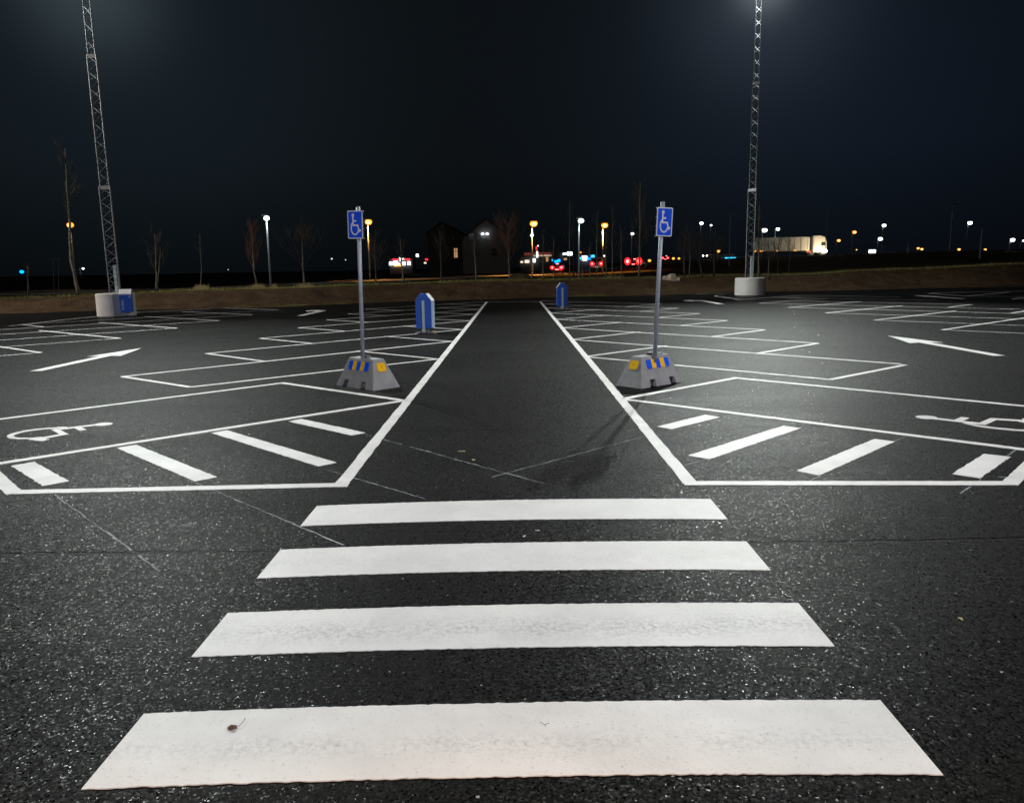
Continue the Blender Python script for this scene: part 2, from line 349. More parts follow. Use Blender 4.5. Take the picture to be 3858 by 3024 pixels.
# asphalt of the lot up to the foot of the bank
g = MB()
ax = [-90 + i * 1.0 for i in range(181)]
for x in ax:
    for y in (-60, 0, 20, foot(x) + .25): g.v.append((x, y, 0))
for i in range(len(ax) - 1):
    for j in range(3): g.f.append((i * 4 + j, i * 4 + 4 + j, i * 4 + 5 + j, i * 4 + 1 + j))
tag(g.build('parking_lot', 'asphalt'), kind='structure')

# public road beyond the bank
RP = [(-130, 44), (-60, 48), (-30, 52), (-13, 60), (-3, 76), (2, 94), (6.5, 116), (13, 132), (24, 146), (45, 158), (70, 165), (110, 170), (200, 174)]
def road_pt(s):
    s = max(0, min(len(RP) - 1.001, s)); i = int(s); t = s - i
    p = [RP[max(0, i - 1)], RP[i], RP[min(len(RP) - 1, i + 1)], RP[min(len(RP) - 1, i + 2)]]
    def cr(a, b, c, d): return .5 * (2 * b + (c - a) * t + (2 * a - 5 * b + 4 * c - d) * t * t + (3 * b - a - 3 * c + d) * t ** 3)
    return Vector((cr(*[q[0] for q in p]), cr(*[q[1] for q in p]), 0))
def ribbon(name, m, off0, off1, dz):
    g = MB(); N = 130
    for k in range(N + 1):
        s = k / N * (len(RP) - 1.01); p = road_pt(s); d = (road_pt(s + .02) - road_pt(s - .02)).normalized(); nrm = Vector((-d.y, d.x, 0))
        for o in [lerp(off0, off1, q / 4) for q in range(5)]:
            q = p + nrm * o; g.v.append((q.x, q.y, gz(q.x, q.y) + dz))
    for k in range(N):
        for j in range(4): g.f.append((k * 5 + j, k * 5 + 5 + j, k * 5 + 6 + j, k * 5 + 1 + j))
    return tag(g.build(name, m), kind='structure')
ribbon('road', 'road', -3.6, 3.6, .07)
ribbon('footpath', 'road', 5.0, 7.0, .09)

# ------------------------------------------------------------------ painted markings
zi = [0]
def nz(): zi[0] += 1; return .004 + .0005 * (zi[0] % 9)
def strip(g, a, b, c, d, z, jag=.006, step=.05, bow=0, skirt=True):
    """raised quad with ragged edges; a-b is one long edge, d-c the other"""
    a, b, c, d = [Vector((*p[:2], 0)) for p in (a, b, c, d)]
    L = (b - a).length; N = max(1, int(L / step)) if jag else 1
    if N > 260: N = 260
    w = ((d - a) + (c - b)).normalized(); i0 = len(g.v)
    for k in range(N + 1):
        t = k / N; bb = Vector((0, bow * (1 - (2 * t - 1) ** 2), 0))
        p = a.lerp(b, t) + bb + w * rnd.uniform(-jag, jag); q = d.lerp(c, t) + bb + w * rnd.uniform(-jag, jag)
        g.v += [(p.x, p.y, z), (q.x, q.y, z), (p.x, p.y, .0005), (q.x, q.y, .0005)]
    for k in range(N):
        j = i0 + 4 * k; g.f.append((j, j + 4, j + 5, j + 1))
        if skirt: g.f.append((j + 2, j + 6, j + 4, j)); g.f.append((j + 1, j + 5, j + 7, j + 3))
    if skirt:
        g.f.append((i0 + 2, i0, i0 + 1, i0 + 3)); j = i0 + 4 * N; g.f.append((j, j + 2, j + 3, j + 1))
def line(g, p, q, w=.1, jag=.004, bow=0):
    p, q = Vector((*p[:2], 0)), Vector((*q[:2], 0)); d = (q - p).normalized(); n_ = Vector((-d.y, d.x, 0)) * w / 2
    strip(g, p - n_, q - n_, q + n_, p + n_, nz(), jag, .06 if jag > .003 else .5, bow, skirt=jag > .003)

# crossing stripes
names = ['wide white crossing stripe nearest the viewer, with a dead leaf lying on it', 'white crossing stripe with grey wheel stains along its middle, second from the viewer',
         'clean white crossing stripe with a notched left end, third from the viewer', 'shortest-looking white crossing stripe, just before the walkway lines begin']
for i in range(4):
    g = MB(); y = 2.4514 + .9303 * i; z = .0045
    strip(g, (-1.527, y - .02), (1.446, y - .005 * i), (1.446, y + .469), (-1.527, y + .445), z, .0035, .02, bow=.012 * y)
    tag(g.build('crossing_stripe', 'paint2'), names[i], 'road marking', 'crossing stripes')

HL = [((-4.02, 6.38), (-4.75, 7.10), (-4.62, 7.25), (-3.88, 6.52)), ((-2.76, 6.45), (-4.11, 7.80), (-3.97, 7.93), (-2.62, 6.58)),
      ((-1.82, 6.90), (-3.40, 8.48), (-3.28, 8.62), (-1.68, 7.03)), ((-1.79, 8.23), (-2.72, 9.08), (-2.60, 9.23), (-1.66, 8.35))]
HR = [((1.53, 8.44), (2.21, 9.08), (2.34, 8.92), (1.66, 8.29)), ((1.58, 7.10), (2.89, 8.37), (3.03, 8.24), (1.74, 6.94)),
      ((2.37, 6.49), (3.56, 7.66), (3.70, 7.53), (2.50, 6.33)), ((3.59, 6.31), (4.25, 6.98), (4.41, 6.85), (3.74, 6.17))]
hl = ['short stubby hatching bar at the far left end of the left no-parking box', 'thick white hatching bar second from the left end of the left no-parking box',
      'long hatching bar in the left no-parking box, second from the walkway line', 'thin hatching bar of the left no-parking box, closest to the left concrete sign base']
hr = ['short hatching bar of the right no-parking box, closest to the right concrete sign base', 'long slanting hatching bar in the right no-parking box, nearest the walkway corner',
      'thick hatching bar in the middle of the right no-parking box', 'stubby hatching bar at the far right end of the right no-parking box']
for hs, ls in ((HL, hl), (HR, hr)):
    for q, lb in zip(hs, ls):
        g = MB(); strip(g, *q, .0042, .005, .04); tag(g.build('hatching_bar', 'paint'), lb, 'road marking', 'hatching bars')

# the walkway lines and the boxes beside the crossing
g = MB()
line(g, (-1.475, 6.22), (-1.53, 41.3), .115, .005)
tag(g.build('walkway_line', 'paint'), kind='structure')
g = MB(); line(g, (1.39, 6.14), (1.26, 40.4), .115, .005)
tag(g.build('walkway_line', 'paint'), kind='structure')
g = MB()
line(g, (-4.15, 6.20), (-1.41, 6.265), .115, .004); line(g, (1.34, 6.155), (3.90, 6.01), .115, .004)
line(g, (-4.12, 6.16), (-6.6, 8.85), .115); line(g, (3.86, 5.98), (6.4, 8.75), .115)
# left bay for disabled drivers
line(g, (-1.50, 10.46), (-5.2, 6.93), .1); line(g, (-1.58, 10.47), (-3.76, 12.33), .1); line(g, (-3.72, 12.36), (-7.6, 8.35), .1)
line(g, (1.40, 10.28), (4.75, 7.08), .1); line(g, (1.40, 10.29), (3.42, 12.08), .1); line(g, (3.36, 12.1), (7.1, 8.28), .1)
tag(g.build('disabled_bay_lines', 'paint'), kind='structure')
# middle block of slanted bays
g = MB()
for sx, x0, xo in ((-1, -1.55, -6.82), (1, 1.30, 6.62)):
    d = Vector((.685 * sx, -.729, 0)); nn = Vector((.729 * sx, .685, 0))
    for k in range(8):
        A = Vector((x0, 15.31 + 3.73 * k, 0)); jag = .004 if k < 3 else 0; w = .088
        A.x += sx * .02
        if k == 0:
            T = Vector((-5.09, 12.03, 0)) if sx < 0 else Vector((4.71, 11.72, 0))
            O = Vector((-6.84, 13.42, 0)) if sx < 0 else Vector((6.63, 13.3, 0))
            line(g, A, T, w, jag); line(g, T, O, w, jag)
        else:
            line(g, A, A + d * 7.72, w, jag)
            if k < 7: line(g, A + d * 5.0, A + d * 5.0 + nn * 2.53, w, jag)
        if k < 7: line(g, A, A + nn * 2.68, w, jag)
line(g, (-1.5, 41.3), (1.25, 40.45), .1, 0)
tag(g.build('bay_lines', 'paint'), kind='structure')
# blocks beyond the aisles
g = MB()
for sx, xp, y0, sp, n_ in ((-1, -10.98, 17.96, 3.68, 6), (1, 10.8, 19.93, 3.78, 6)):
    d = Vector((.685 * sx, -.729, 0))
    for k in range(-2, n_):
        P = Vector((xp, y0 + sp * k, 0)); T = P + Vector((4.5 * sx, 3.72, 0))
        line(g, P, T, .095, 0); line(g, P, P + d * 10.5, .075, 0)
        E_ = P + d * 10.5; line(g, E_, E_ + Vector((-1.75 * sx, -1.55, 0)), .11, 0)
    k = n_ - 1; T = Vector((xp, y0 + sp * k, 0)) + Vector((4.5 * sx, 3.72, 0))
    if sx > 0:
        line(g, T, T + d * 5.2, .09, 0); line(g, T - Vector((2.2, 1.8, 0)), T - Vector((2.2, 1.8, 0)) + d * 8, .09, 0)
line(g, (-18.1, 27.9), (-18.1, 31.2), .1, 0); line(g, (-18.1, 31.2), (-17.6, 36.5), .1, 0); line(g, (-17.6, 36.5), (-14.9, 38.4), .12, 0)
line(g, (11.1, 38.9), (11.0, 43.6), .12, 0); line(g, (11.0, 43.6), (11.25, 44.3), .12, 0); line(g, (11.25, 44.3), (11.7, 44.6), .1, 0)
line(g, (10.6, 47.3), (13.6, 47.4), .14, 0)
for k in range(3):
    P = Vector((21.95, 31.4 + 3.6 * k, 0)); line(g, P, P + Vector((4.5, 3.7, 0)), .11, 0); line(g, P, P + Vector((7, -7.4, 0)), .09, 0)
    P = Vector((-22.3, 24.0 + 3.6 * k, 0)); line(g, P, P + Vector((-4.5, 3.7, 0)), .11, 0); line(g, P, P + Vector((-7, -7.4, 0)), .09, 0)
line(g, (21.95, 38.6), (22.1, 42.4), .12, 0); line(g, (22.1, 42.4), (23, 43.1), .12, 0); line(g, (23, 43.1), (33, 43.6), .1, 0)
tag(g.build('bay_lines', 'paint'), kind='structure')

# arrows
def poly_slab(g, pts, z):
    i = len(g.v); m = len(pts)
    for p in pts: g.v.append((p[0], p[1], z))
    for p in pts: g.v.append((p[0], p[1], .0005))
    g.f.append(tuple(range(i, i + m)))
    for k in range(m): g.f.append((i + (k + 1) % m, i + k, i + m + k, i + m + (k + 1) % m))
def arrow(x, y, L, label, w=.11, hw=.36, hl_=1.75, lean=0):
    g = MB()
    poly_slab(g, [(x - w, y), (x + w, y), (x + w + lean, y + L - hl_ + .1), (x + hw + lean, y + L - hl_), (x + lean, y + L), (x - hw + lean, y + L - hl_), (x - w + lean, y + L - hl_ + .1)], .0056)
    tag(g.build('direction_arrow', 'paint'), label, 'road marking', 'direction arrows')
arrow(-8.98, 14.45, 4.2, 'long straight white arrow on the left driving aisle, near the left edge')
arrow(8.86, 14.35, 4.25, 'long straight white arrow on the right driving aisle, near the right edge', lean=-.04)
arrow(20.36, 36.0, 4.4, 'faint straight arrow far off to the right, beyond the second row of bays', w=.13)
def turn(x, y, label):
    g = MB()
    poly_slab(g, [(x - .14, y), (x + .14, y), (x + .14, y + 3.7), (x - .35, y + 4.15), (x - .3, y + 4.5), (x - .85, y + 3.95), (x - .5, y + 3.0), (x - .45, y + 3.45), (x - .14, y + 3.2)], .0056)
    tag(g.build('direction_arrow', 'paint'), label, 'road marking', 'direction arrows')
turn(-8.62, 31.4, 'small left-turning arrow far down the left driving aisle')
turn(9.08, 35.0, 'small left-turning arrow far down the right driving aisle')

# disabled pictogram in units of the sign plate
def smooth(pts, n=6):
    out = []
    for i in range(len(pts) - 1):
        p = [pts[max(0, i - 1)], pts[i], pts[i + 1], pts[min(len(pts) - 1, i + 2)]]
        for k in range(n):
            t = k / n
            out.append(tuple(.5 * (2 * p[1][q] + (p[2][q] - p[0][q]) * t + (2 * p[0][q] - 5 * p[1][q] + 4 * p[2][q] - p[3][q]) * t * t + (3 * p[1][q] - p[0][q] - 3 * p[2][q] + p[3][q]) * t ** 3) for q in (0, 1)))
    return out + [pts[-1]]
def picto(kw=1.0):
    """list of convex-ish quads (u, v) for the wheelchair user"""
    out = []
    def stroke(pts, w):
        P = [Vector(p) for p in pts]; Lf = []; Rt = []
        for k in range(len(P)):
            a = (P[k] - P[k - 1]).normalized() if k else (P[1] - P[0]).normalized()
            b = (P[k + 1] - P[k]).normalized() if k < len(P) - 1 else a
            t = (a + b).normalized(); n_ = Vector((-t.y, t.x)); s = 1 / max(.5, n_.dot(Vector((-a.y, a.x))))
            Lf.append(P[k] + n_ * w * kw / 2 * s); Rt.append(P[k] - n_ * w * kw / 2 * s)
        for k in range(len(P) - 1): out.append([Lf[k], Rt[k], Rt[k + 1], Lf[k + 1]])
    head = [(-89 + 64 * math.cos(t * math.pi / 8), 375 + 75 * math.sin(t * math.pi / 8)) for t in range(16)]
    out.append([Vector(p) for p in head])
    stroke([(-100, 340), (-98, 60), (-96, -15), (118, -15), (185, -235)], 64)
    stroke([(-75, 155), (58, 155)], 66)
    stroke([(150, -262), (262, -196)], 84)
    stroke(smooth([(-128, 85), (-172, 0), (-190, -130), (-168, -260), (-105, -345), (-18, -376), (62, -350), (122, -275), (146, -185)]), 58)
    return out
PIC = picto(); PICG = picto(.86)
def ground_picto(Mx, label):
    g = MB()
    for k, poly in enumerate(PICG):
        pts = [(Mx[0][0] * p.x + Mx[1][0] * p.y + Mx[2][0], Mx[0][1] * p.x + Mx[1][1] * p.y + Mx[2][1]) for p in poly]
        ar = sum(pts[i][0] * pts[(i + 1) % len(pts)][1] - pts[(i + 1) % len(pts)][0] * pts[i][1] for i in range(len(pts)))
        if ar < 0: pts = pts[::-1]
        poly_slab(g, pts, .004 + .00035 * (k % 12))
    tag(g.build('disabled_symbol', 'paint'), label, 'road marking', 'disabled bay symbols')
ground_picto([[.00117, -.00123], [.00101, .00078], [-5.196, 8.696]], 'white wheelchair symbol painted in the left disabled bay, head towards the walkway')
ground_picto([[.00126, .00117], [-.00101, .00105], [5.114, 8.432]], 'white wheelchair symbol painted in the right disabled bay, cut by the right edge')

# chalk set-out lines left by the painters
g = MB()
for (p, q) in [((-3.95, 6.30), (-2.15, 4.43)), ((-2.75, 6.42), (-1.14, 4.83)), ((-1.66, 8.28), (.22, 6.20)), ((-.23, 6.44), (1.40, 8.05)), ((-1.72, 6.78), (-.72, 5.83)),
               ((1.46, 6.72), (1.72, 6.97)), ((2.05, 5.86), (2.5, 6.31)), ((3.35, 5.75), (3.75, 6.16)), ((4.41, 6.9), (4.62, 7.1)), ((3.03, 8.27), (3.3, 8.53)), ((3.7, 7.55), (3.9, 7.74)), ((.3, 6.9), (.5, 6.95)), ((3.9, 6.2), (4.3, 6.15))]:
    p, q = Vector((*p, 0)), Vector((*q, 0)); N = max(2, int((q - p).length / .12)); d = (q - p).normalized(); n_ = Vector((-d.y, d.x, 0))
    for k in range(N):
        if rnd.random() < .05: continue
        a = p.lerp(q, k / N) + n_ * rnd.uniform(-.006, .006); b = p.lerp(q, (k + 1.02) / N) + n_ * rnd.uniform(-.006, .006); w = rnd.uniform(.003, .008)
        g.quad((a.x - n_.x * w, a.y - n_.y * w, .0022), (b.x - n_.x * w, b.y - n_.y * w, .0022), (b.x + n_.x * w, b.y + n_.y * w, .0022), (a.x + n_.x * w, a.y + n_.y * w, .0022))
tag(g.build('chalk_lines', 'chalk'), kind='structure')

# small litter
g = MB(); c = Vector((-1.15, 2.78, .011))
pts = [(0, 0), (.014, .011), (.032, .014), (.048, .006), (.055, -.006), (.04, -.014), (.018, -.012)]
i = len(g.v); g.v.append((c.x + .026, c.y, c.z + .010))
for k, p in enumerate(pts): g.v.append((c.x + p[0] * .8, c.y + p[1] * 1.2, c.z + .003 * ((k % 2) * 2 - 1)))
for k in range(len(pts)): g.f.append((i, i + 1 + k, i + 1 + (k + 1) % len(pts)))
g.tube([(c.x + .045, c.y + .005, c.z), (c.x + .055, c.y + .03, c.z + .006), (c.x + .053, c.y + .055, c.z + .004)], .0014, 4)
tag(g.build('leaf', 'leaf'), 'small curled brown dead leaf lying on the nearest crossing stripe', 'leaf')
g = MB(); g.tube([(.068, 2.795, .006), (.085, 2.775, .007), (.103, 2.788, .006)], .001, 4); g.tube([(.085, 2.775, .007), (.088, 2.762, .006)], .0008, 4)
tag(g.build('twig', 'bark'), 'tiny forked twig in the middle of the nearest crossing stripe', 'twig')
for (x, y, s, mt, lb) in [(.03, 4.94, .02, 'chip', 'small white sliver on the asphalt just beyond the second crossing stripe gap'), (.12, 5.05, .022, 'chip', 'small pale sliver slightly right of centre between the last two crossing stripes'),
                          (2.21, 4.86, .018, 'stone', 'lone pale pebble on dark asphalt right of the crossing'), (2.17, 3.64, .022, 'straw', 'brownish scrap on black asphalt right of the second stripe'),
                          (-.55, 7.4, .05, 'straw', 'yellow straw scrap on the walkway, left of the other scraps'), (-.42, 7.05, .04, 'straw', 'short yellow straw scrap near the walkway middle')]:
    g = MB(); a = rnd.uniform(0, 3); g.box((x, y, .005), (s * 1.6, s * .35, .004), a, .7); g.box((x + s * .3, y + s * .2, .006), (s * .7, s * .25, .003), a + .5, .7)
    tag(g.build('litter_scrap', mt), lb, 'litter')

# ------------------------------------------------------------------ concrete sign bases and signs
def sign_base(loc, rz, label, notch_right):
    """frustum; long face towards local -y; two fork slots under it"""
    t = thing('concrete_sign_base', loc, label, 'concrete block', 'concrete sign bases', rz)
    LX, LY, TX, TY, H = .98, .50, .62, .20, .435
    def pt(u, v, z):
        k = z / H; return (lerp(LX, TX, k) * u, lerp(LY, TY, k) * v, z)
    g = MB()
    slots = [(-.33, -.21), (.14, .27)]; sh = .095
    if notch_right: slots = [(-.27, -.14), (.21, .33)]
    us = [-.5, slots[0][0], slots[0][1], slots[1][0], slots[1][1], .5]
    for s in (-.5, .5):
        for k in range(5):
            u0, u1 = us[k], us[k + 1]
            for z0, z1 in ((0, sh), (sh, H)):
                if z0 == 0 and (u0, u1) in slots: continue
                q = [pt(u0, s, z0), pt(u1, s, z0), pt(u1, s, z1), pt(u0, s, z1)]
                g.quad(*(q if s < 0 else q[::-1]))
    for s in (-.5, .5):
        for z0, z1 in ((0, sh), (sh, H)):
            q = [pt(s, .5, z0), pt(s, -.5, z0), pt(s, -.5, z1), pt(s, .5, z1)]
            g.quad(*(q if s < 0 else q[::-1]))
    for k in range(5): g.quad(pt(us[k], -.5, H), pt(us[k + 1], -.5, H), pt(us[k + 1], .5, H), pt(us[k], .5, H))
    for u0, u1 in slots:
        for s, e in ((-.5, -.3), (.5, .3)):
            g.quad(pt(u0, s, sh), pt(u0, e, sh), pt(u1, e, sh), pt(u1, s, sh))
            g.quad(pt(u0, s, 0), pt(u0, e, 0), pt(u0, e, sh), pt(u0, s, sh)); g.quad(pt(u1, e, 0), pt(u1, s, 0), pt(u1, s, sh), pt(u1, e, sh))
            g.quad(pt(u0, e, 0), pt(u1, e, 0), pt(u1, e, sh), pt(u0, e, sh))
    me = g
    o = me.build('block', 'concrete', t)
    import bmesh
    bm = bmesh.new(); bm.from_mesh(o.data); bmesh.ops.remove_doubles(bm, verts=bm.verts, dist=.0005); bm.to_mesh(o.data); bm.free()
    b = o.modifiers.new('bevel', 'BEVEL'); b.width = .022; b.segments = 3; b.limit_method = 'ANGLE'; b.angle_limit = R(50)
    for u0, u1 in slots:
        g = MB(); s = -.33; g.quad(pt(u0 + .004, s, .003), pt(u1 - .004, s, .003), pt(u1 - .004, s, sh - .004), pt(u0 + .004, s, sh - .004)); g.build('fork_slot_shade', 'concdark', t)  # dark sheet painted as the shade inside the slot
    g = MB(); g.tube([(0, 0, H - .02), (0, 0, H + .035)], [.085, .055], 16); g.build('pole_collar', 'black', t)
    g = MB(); g.tube([(.09, -.05, H + .012), (.2, -.065, H + .014)], .012, 6); g.build('lifting_loop', 'galv', t)
    # reflectors lie on the sloped faces
    sl = math.atan2((LY - TY) / 2, H)
    def on_long(u, z, off=.006): return Vector((u, -lerp(LY, TY, z / H) / 2 - off * math.cos(sl), z + off * math.sin(sl)))
    def bar(name, u0, u1, z0, z1, m, par, off=.01, rl=0, rr=0):
        g = MB(); pts = []
        cr = .03
        def arc(cu, cz, a0, a1): return [(cu + cr * math.cos(R(a)), cz + cr * math.sin(R(a))) for a in range(a0, a1 + 1, 30)]
        pts += arc(u0 + cr, z0 + cr, 180, 270) if rl else [(u0, z0)]
        pts += arc(u1 - cr, z0 + cr, 270, 360) if rr else [(u1, z0)]
        pts += arc(u1 - cr, z1 - cr, 0, 90) if rr else [(u1, z1)]
        pts += arc(u0 + cr, z1 - cr, 90, 180) if rl else [(u0, z1)]
        i = len(g.v); m_ = len(pts)
        for o_ in (off, .0): g.v += [tuple(on_long(u, z, o_)) for u, z in pts]
        g.f.append(tuple(range(i, i + m_)))
        for k in range(m_): g.f.append((i + (k + 1) % m_, i + k, i + m_ + k, i + m_ + (k + 1) % m_))
        return g.build(name, m, par)
    w = .098; u = -.245; z0, z1 = .255, .385
    mir = -1 if notch_right else 1
    for k in range(5):
        bar('reflector_stripe', u + k * w, u + (k + 1) * w - .002, z0, z1, 'rblue' if k % 2 == 0 else 'yellow', t, .012, k == 0, k == 4)
    # yellow square on the short face
    s = mir; sl2 = math.atan2((LX - TX) / 2, H)
    g = MB(); pts = []
    for (cv, cz, a0) in ((-.045, .28, 180), (.045, .28, 270), (.045, .345, 0), (-.045, .345, 90)):
        pts += [(cv + .03 * math.cos(R(a)) * 1, cz + .03 * math.sin(R(a))) for a in range(a0, a0 + 91, 30)]
    i = 0; m_ = len(pts)
    for off in (.014, 0): g.v += [(s * (lerp(LX, TX, z / H) / 2 + off), v * s, z + off * .3) for v, z in pts]
    g.f.append(tuple(range(m_)))
    for k in range(m_): g.f.append(((k + 1) % m_, k, m_ + k, m_ + (k + 1) % m_))
    yo = g.build('yellow_reflector', 'yellow', t)
    g = MB(); zc = .3125; g.blob((s * (lerp(LX, TX, zc / H) / 2 + .015), 0, zc + .004), (.006, .008, .008), 1); g.build('screw', 'bark', yo)
    return t
# long axes follow the measured footprints
def place_base(cx, cy, ang, label, right): return sign_base((cx, cy, .001), ang, label, right)
angL = math.atan2(11.35 - 12.02, -2.11 + 2.82); angR = math.atan2(11.74 - 11.13, 2.50 - 1.78)
def centre(front, ang, s):
    # front = foot corner shared by long and short faces; s: +1 if the long face runs to the left of it
    ex = Vector((math.cos(ang), math.sin(ang))); ey = Vector((-ex.y, ex.x))
    return Vector(front) - ex * .49 * s + ey * .25
cL = centre((-2.11, 11.35), angL, 1); cR = centre((1.78, 11.13), angR, -1)
place_base(cL.x, cL.y, angL, 'grey concrete sign base left of the walkway, its striped face in shade', False)
place_base(cR.x, cR.y, angR, 'grey concrete sign base right of the walkway, its striped face lit', True)

def disabled_sign(base, top, plate_c, nrm_ang, label, clamp_side):
    t = thing('disabled_parking_sign', (base[0], base[1], .44), label, 'sign', 'disabled parking signs')
    b = Vector((0, 0, -.1)); tp = Vector(top) - Vector((base[0], base[1], .44))
    g = MB(); g.tube([b, tp * .5, tp], .03, 18); o = g.build('pole', 'galv', t, smooth=True)
    g = MB(); g.tube([tp, tp + Vector((0, 0, .008))], .032, 14); g.build('pole_cap', 'galvd', t)
    w, h = .245, .405; pl = Vector(plate_c) - Vector((base[0], base[1], .44))
    ax = (tp - b).normalized()
    n_ = Vector((math.sin(nrm_ang), -math.cos(nrm_ang), 0)); n_ = (n_ - ax * n_.dot(ax)).normalized(); ux = ax.cross(n_) * 1
    if ux.x < 0: ux = -ux
    def P(u, v, o_): return tuple(pl + ux * u + ax * v + n_ * o_)
    def rr(w_, h_, r):
        out = []
        for cx, cy, a0 in ((w_ / 2 - r, h_ / 2 - r, 0), (-w_ / 2 + r, h_ / 2 - r, 90), (-w_ / 2 + r, -h_ / 2 + r, 180), (w_ / 2 - r, -h_ / 2 + r, 270)):
            out += [(cx + r * math.cos(R(a)), cy + r * math.sin(R(a))) for a in range(a0, a0 + 91, 18)]
        return out
    def slab(name, w_, h_, r, o0, o1, m, par):
        g = MB(); pts = rr(w_, h_, r); k = len(pts)
        g.v = [P(u, v, o1) for u, v in pts] + [P(u, v, o0) for u, v in pts]
        g.f = [tuple(range(k)), tuple(range(2 * k - 1, k - 1, -1))] + [((j + 1) % k, j, k + j, k + (j + 1) % k) for j in range(k)]
        return g.build(name, m, par)
    bk = slab('plate', w, h, .022, -.012, 0, 'alu', t)
    slab('white_border', w - .002, h - .002, .021, .0005, .002, 'white', bk)
    slab('blue_field', w - .032, h - .032, .012, .0025, .004, 'blue', bk)
    g = MB(); s = h / 1105
    for k, poly in enumerate(PIC):
        i = len(g.v); z = .0052 + .0002 * (k % 8); g.v += [P(q.x * s * .92, q.y * s - .004, z) for q in poly]; g.f.append(tuple(range(i, i + len(poly))))
    g.build('wheelchair_symbol', 'white', bk)
    for v in (h / 2 - .01, h * .165, -h * .145, -h / 2 + .005):
        g = MB(); c = clamp_side
        g.tube([P(c * .02, v, -.02), P(c * (w / 2 + .004), v, -.028)], .006 if abs(v) < .15 else .010, 6)
        g.build('clamp', 'galv', t)
    return t
disabled_sign((-2.335, 11.8), (-2.295, 11.8, 2.665), (-2.34, 11.755, 2.41), -R(15), 'blue wheelchair parking sign on an upright grey pole, left of the walkway', 1)
disabled_sign((2.03, 11.5), (2.12, 11.5, 2.635), (2.14, 11.455, 2.355), R(15), 'blue wheelchair parking sign on a pole leaning right, right of the walkway', -1)

# ------------------------------------------------------------------ litter bins
def text_mesh(body, size, parent, name, mt, mtx):
    cu = bpy.data.curves.new(name, 'FONT'); cu.body = body; cu.size = size; cu.align_x = 'LEFT'; cu.extrude = .001; cu.offset = size * .035
    tmp = bpy.data.objects.new('tmp', cu); col.objects.link(tmp)
    me = bpy.data.meshes.new_from_object(tmp.evaluated_get(bpy.context.evaluated_depsgraph_get())); bpy.data.objects.remove(tmp)
    me.name = name; me.transform(mtx); me.materials.clear(); me.materials.append(M[mt])
    o = bpy.data.objects.new(name, me); col.objects.link(o); o.parent = parent; return o
def make_bin():
    t = thing('litter_bin', (0, 0, 0), 'x', 'litter bin', 'blue litter bins')
    W, D, z0, zs, zt = .47, .43, .14, .90, 1.08            # panel faces look along -y, gables along x
    prof = [(-D / 2, z0), (D / 2, z0), (D / 2, zs), (.085, zt), (-.085, zt), (-D / 2, zs)]
    g = MB(); g.prism([(p[0], p[1]) for p in prof], -W / 2, W / 2, 'x'); bo = g.build('body', 'binblue', t, bevel=.008)
    for s in (-1, 1):
        g = MB(); a0, a1 = s * (D / 2 + .006), s * .075
        def Q(a, z): return a, z
        n_ = .008
        g.v = [(-W / 2 - .004, a0, zs + n_), (W / 2 + .004, a0, zs + n_), (W / 2 + .004, a1, zt + n_ + .004), (-W / 2 - .004, a1, zt + n_ + .004),
               (-W / 2 - .004, a0, zs - .035), (W / 2 + .004, a0, zs - .035)]
        g.f = [(0, 1, 2, 3), (4, 5, 1, 0)] if s < 0 else [(3, 2, 1, 0), (0, 1, 5, 4)]
        ld = g.build('lid_flap', 'lid', t)
        g = MB(); m0 = Vector((0, lerp(a0, a1, .5), lerp(zs, zt, .5) + n_ + .005)); g.box(m0, (.09, .035, .003)); g.build('lid_print', 'binlight', ld)
        # big upright lettering, read bottom to top, and the little square mark at the top right
        rot = Matrix.Rotation(0 if s < 0 else math.pi, 4, 'Z') @ Matrix.Translation((-W / 2 + .155, -D / 2 - .0035, z0 + .07)) @ Matrix.Rotation(math.pi / 2, 4, 'X') @ Matrix.Rotation(math.pi / 2, 4, 'Z')
        text_mesh('BILTEMA', .118, bo, 'panel_lettering', 'binlight', rot)
        g = MB(); y = s * (D / 2 + .003); x0 = -s * (W / 2 - .07)
        g.box((x0, y, zs - .115), (.085, .004, .085)); sq = g.build('logo_square', 'binlight', bo)
        g = MB(); g.box((x0 - s * -.012, s * (D / 2 + .0065), zs - .095), (.03, .003, .02)); g.box((x0 + s * .018, s * (D / 2 + .0065), zs - .125), (.016, .003, .035)); g.build('logo_mark', 'binblue', sq)
        g = MB(); g.box((s * (W / 2 + .012), 0, .47), (.022, .07, .86)); g.box((s * (W / 2 + .012), 0, .085), (.03, .10, .09)); g.build('mounting_strip', 'strip', t)
        # throat under the flap
        g = MB(); g.box((0, s * (D / 2 - .02), zs - .02), (W - .04, .03, .025)); g.build('opening', 'black', t)
    g = MB(); g.box((0, 0, .05), (W * .9, .10, .03)); g.build('foot_bar', 'strip', t)
    g = MB(); g.lathe([(.30, -.0), (.30, .02), (.22, .04)], 12); g.build('foot_slab', 'concdark', t)
    return t
b1 = make_bin(); b1.location = (-2.52, 21.75, .002); b1.rotation_euler = (0, R(1.3), R(85)); b1['label'] = 'blue gable-topped litter bin with a pale sheen painted along one side, standing in the left bays'
b2 = copy_tree(b1); b2.location = (1.92, 32.85, .002); b2.rotation_euler = (0, 0, R(92)); b2['label'] = 'blue gable-topped litter bin seen edge-on with one white strip, beside the right walkway line'
b3 = copy_tree(b1); b3.location = (-16.34, 33.02, .05); b3.rotation_euler = (0, 0, R(17)); b3['label'] = 'blue litter bin with white lettering fixed to the round base of the left light mast'
for q in [q for q in bpy.data.objects if q.parent == b3 and q.name.startswith(('foot_slab',))]: bpy.data.objects.remove(q)
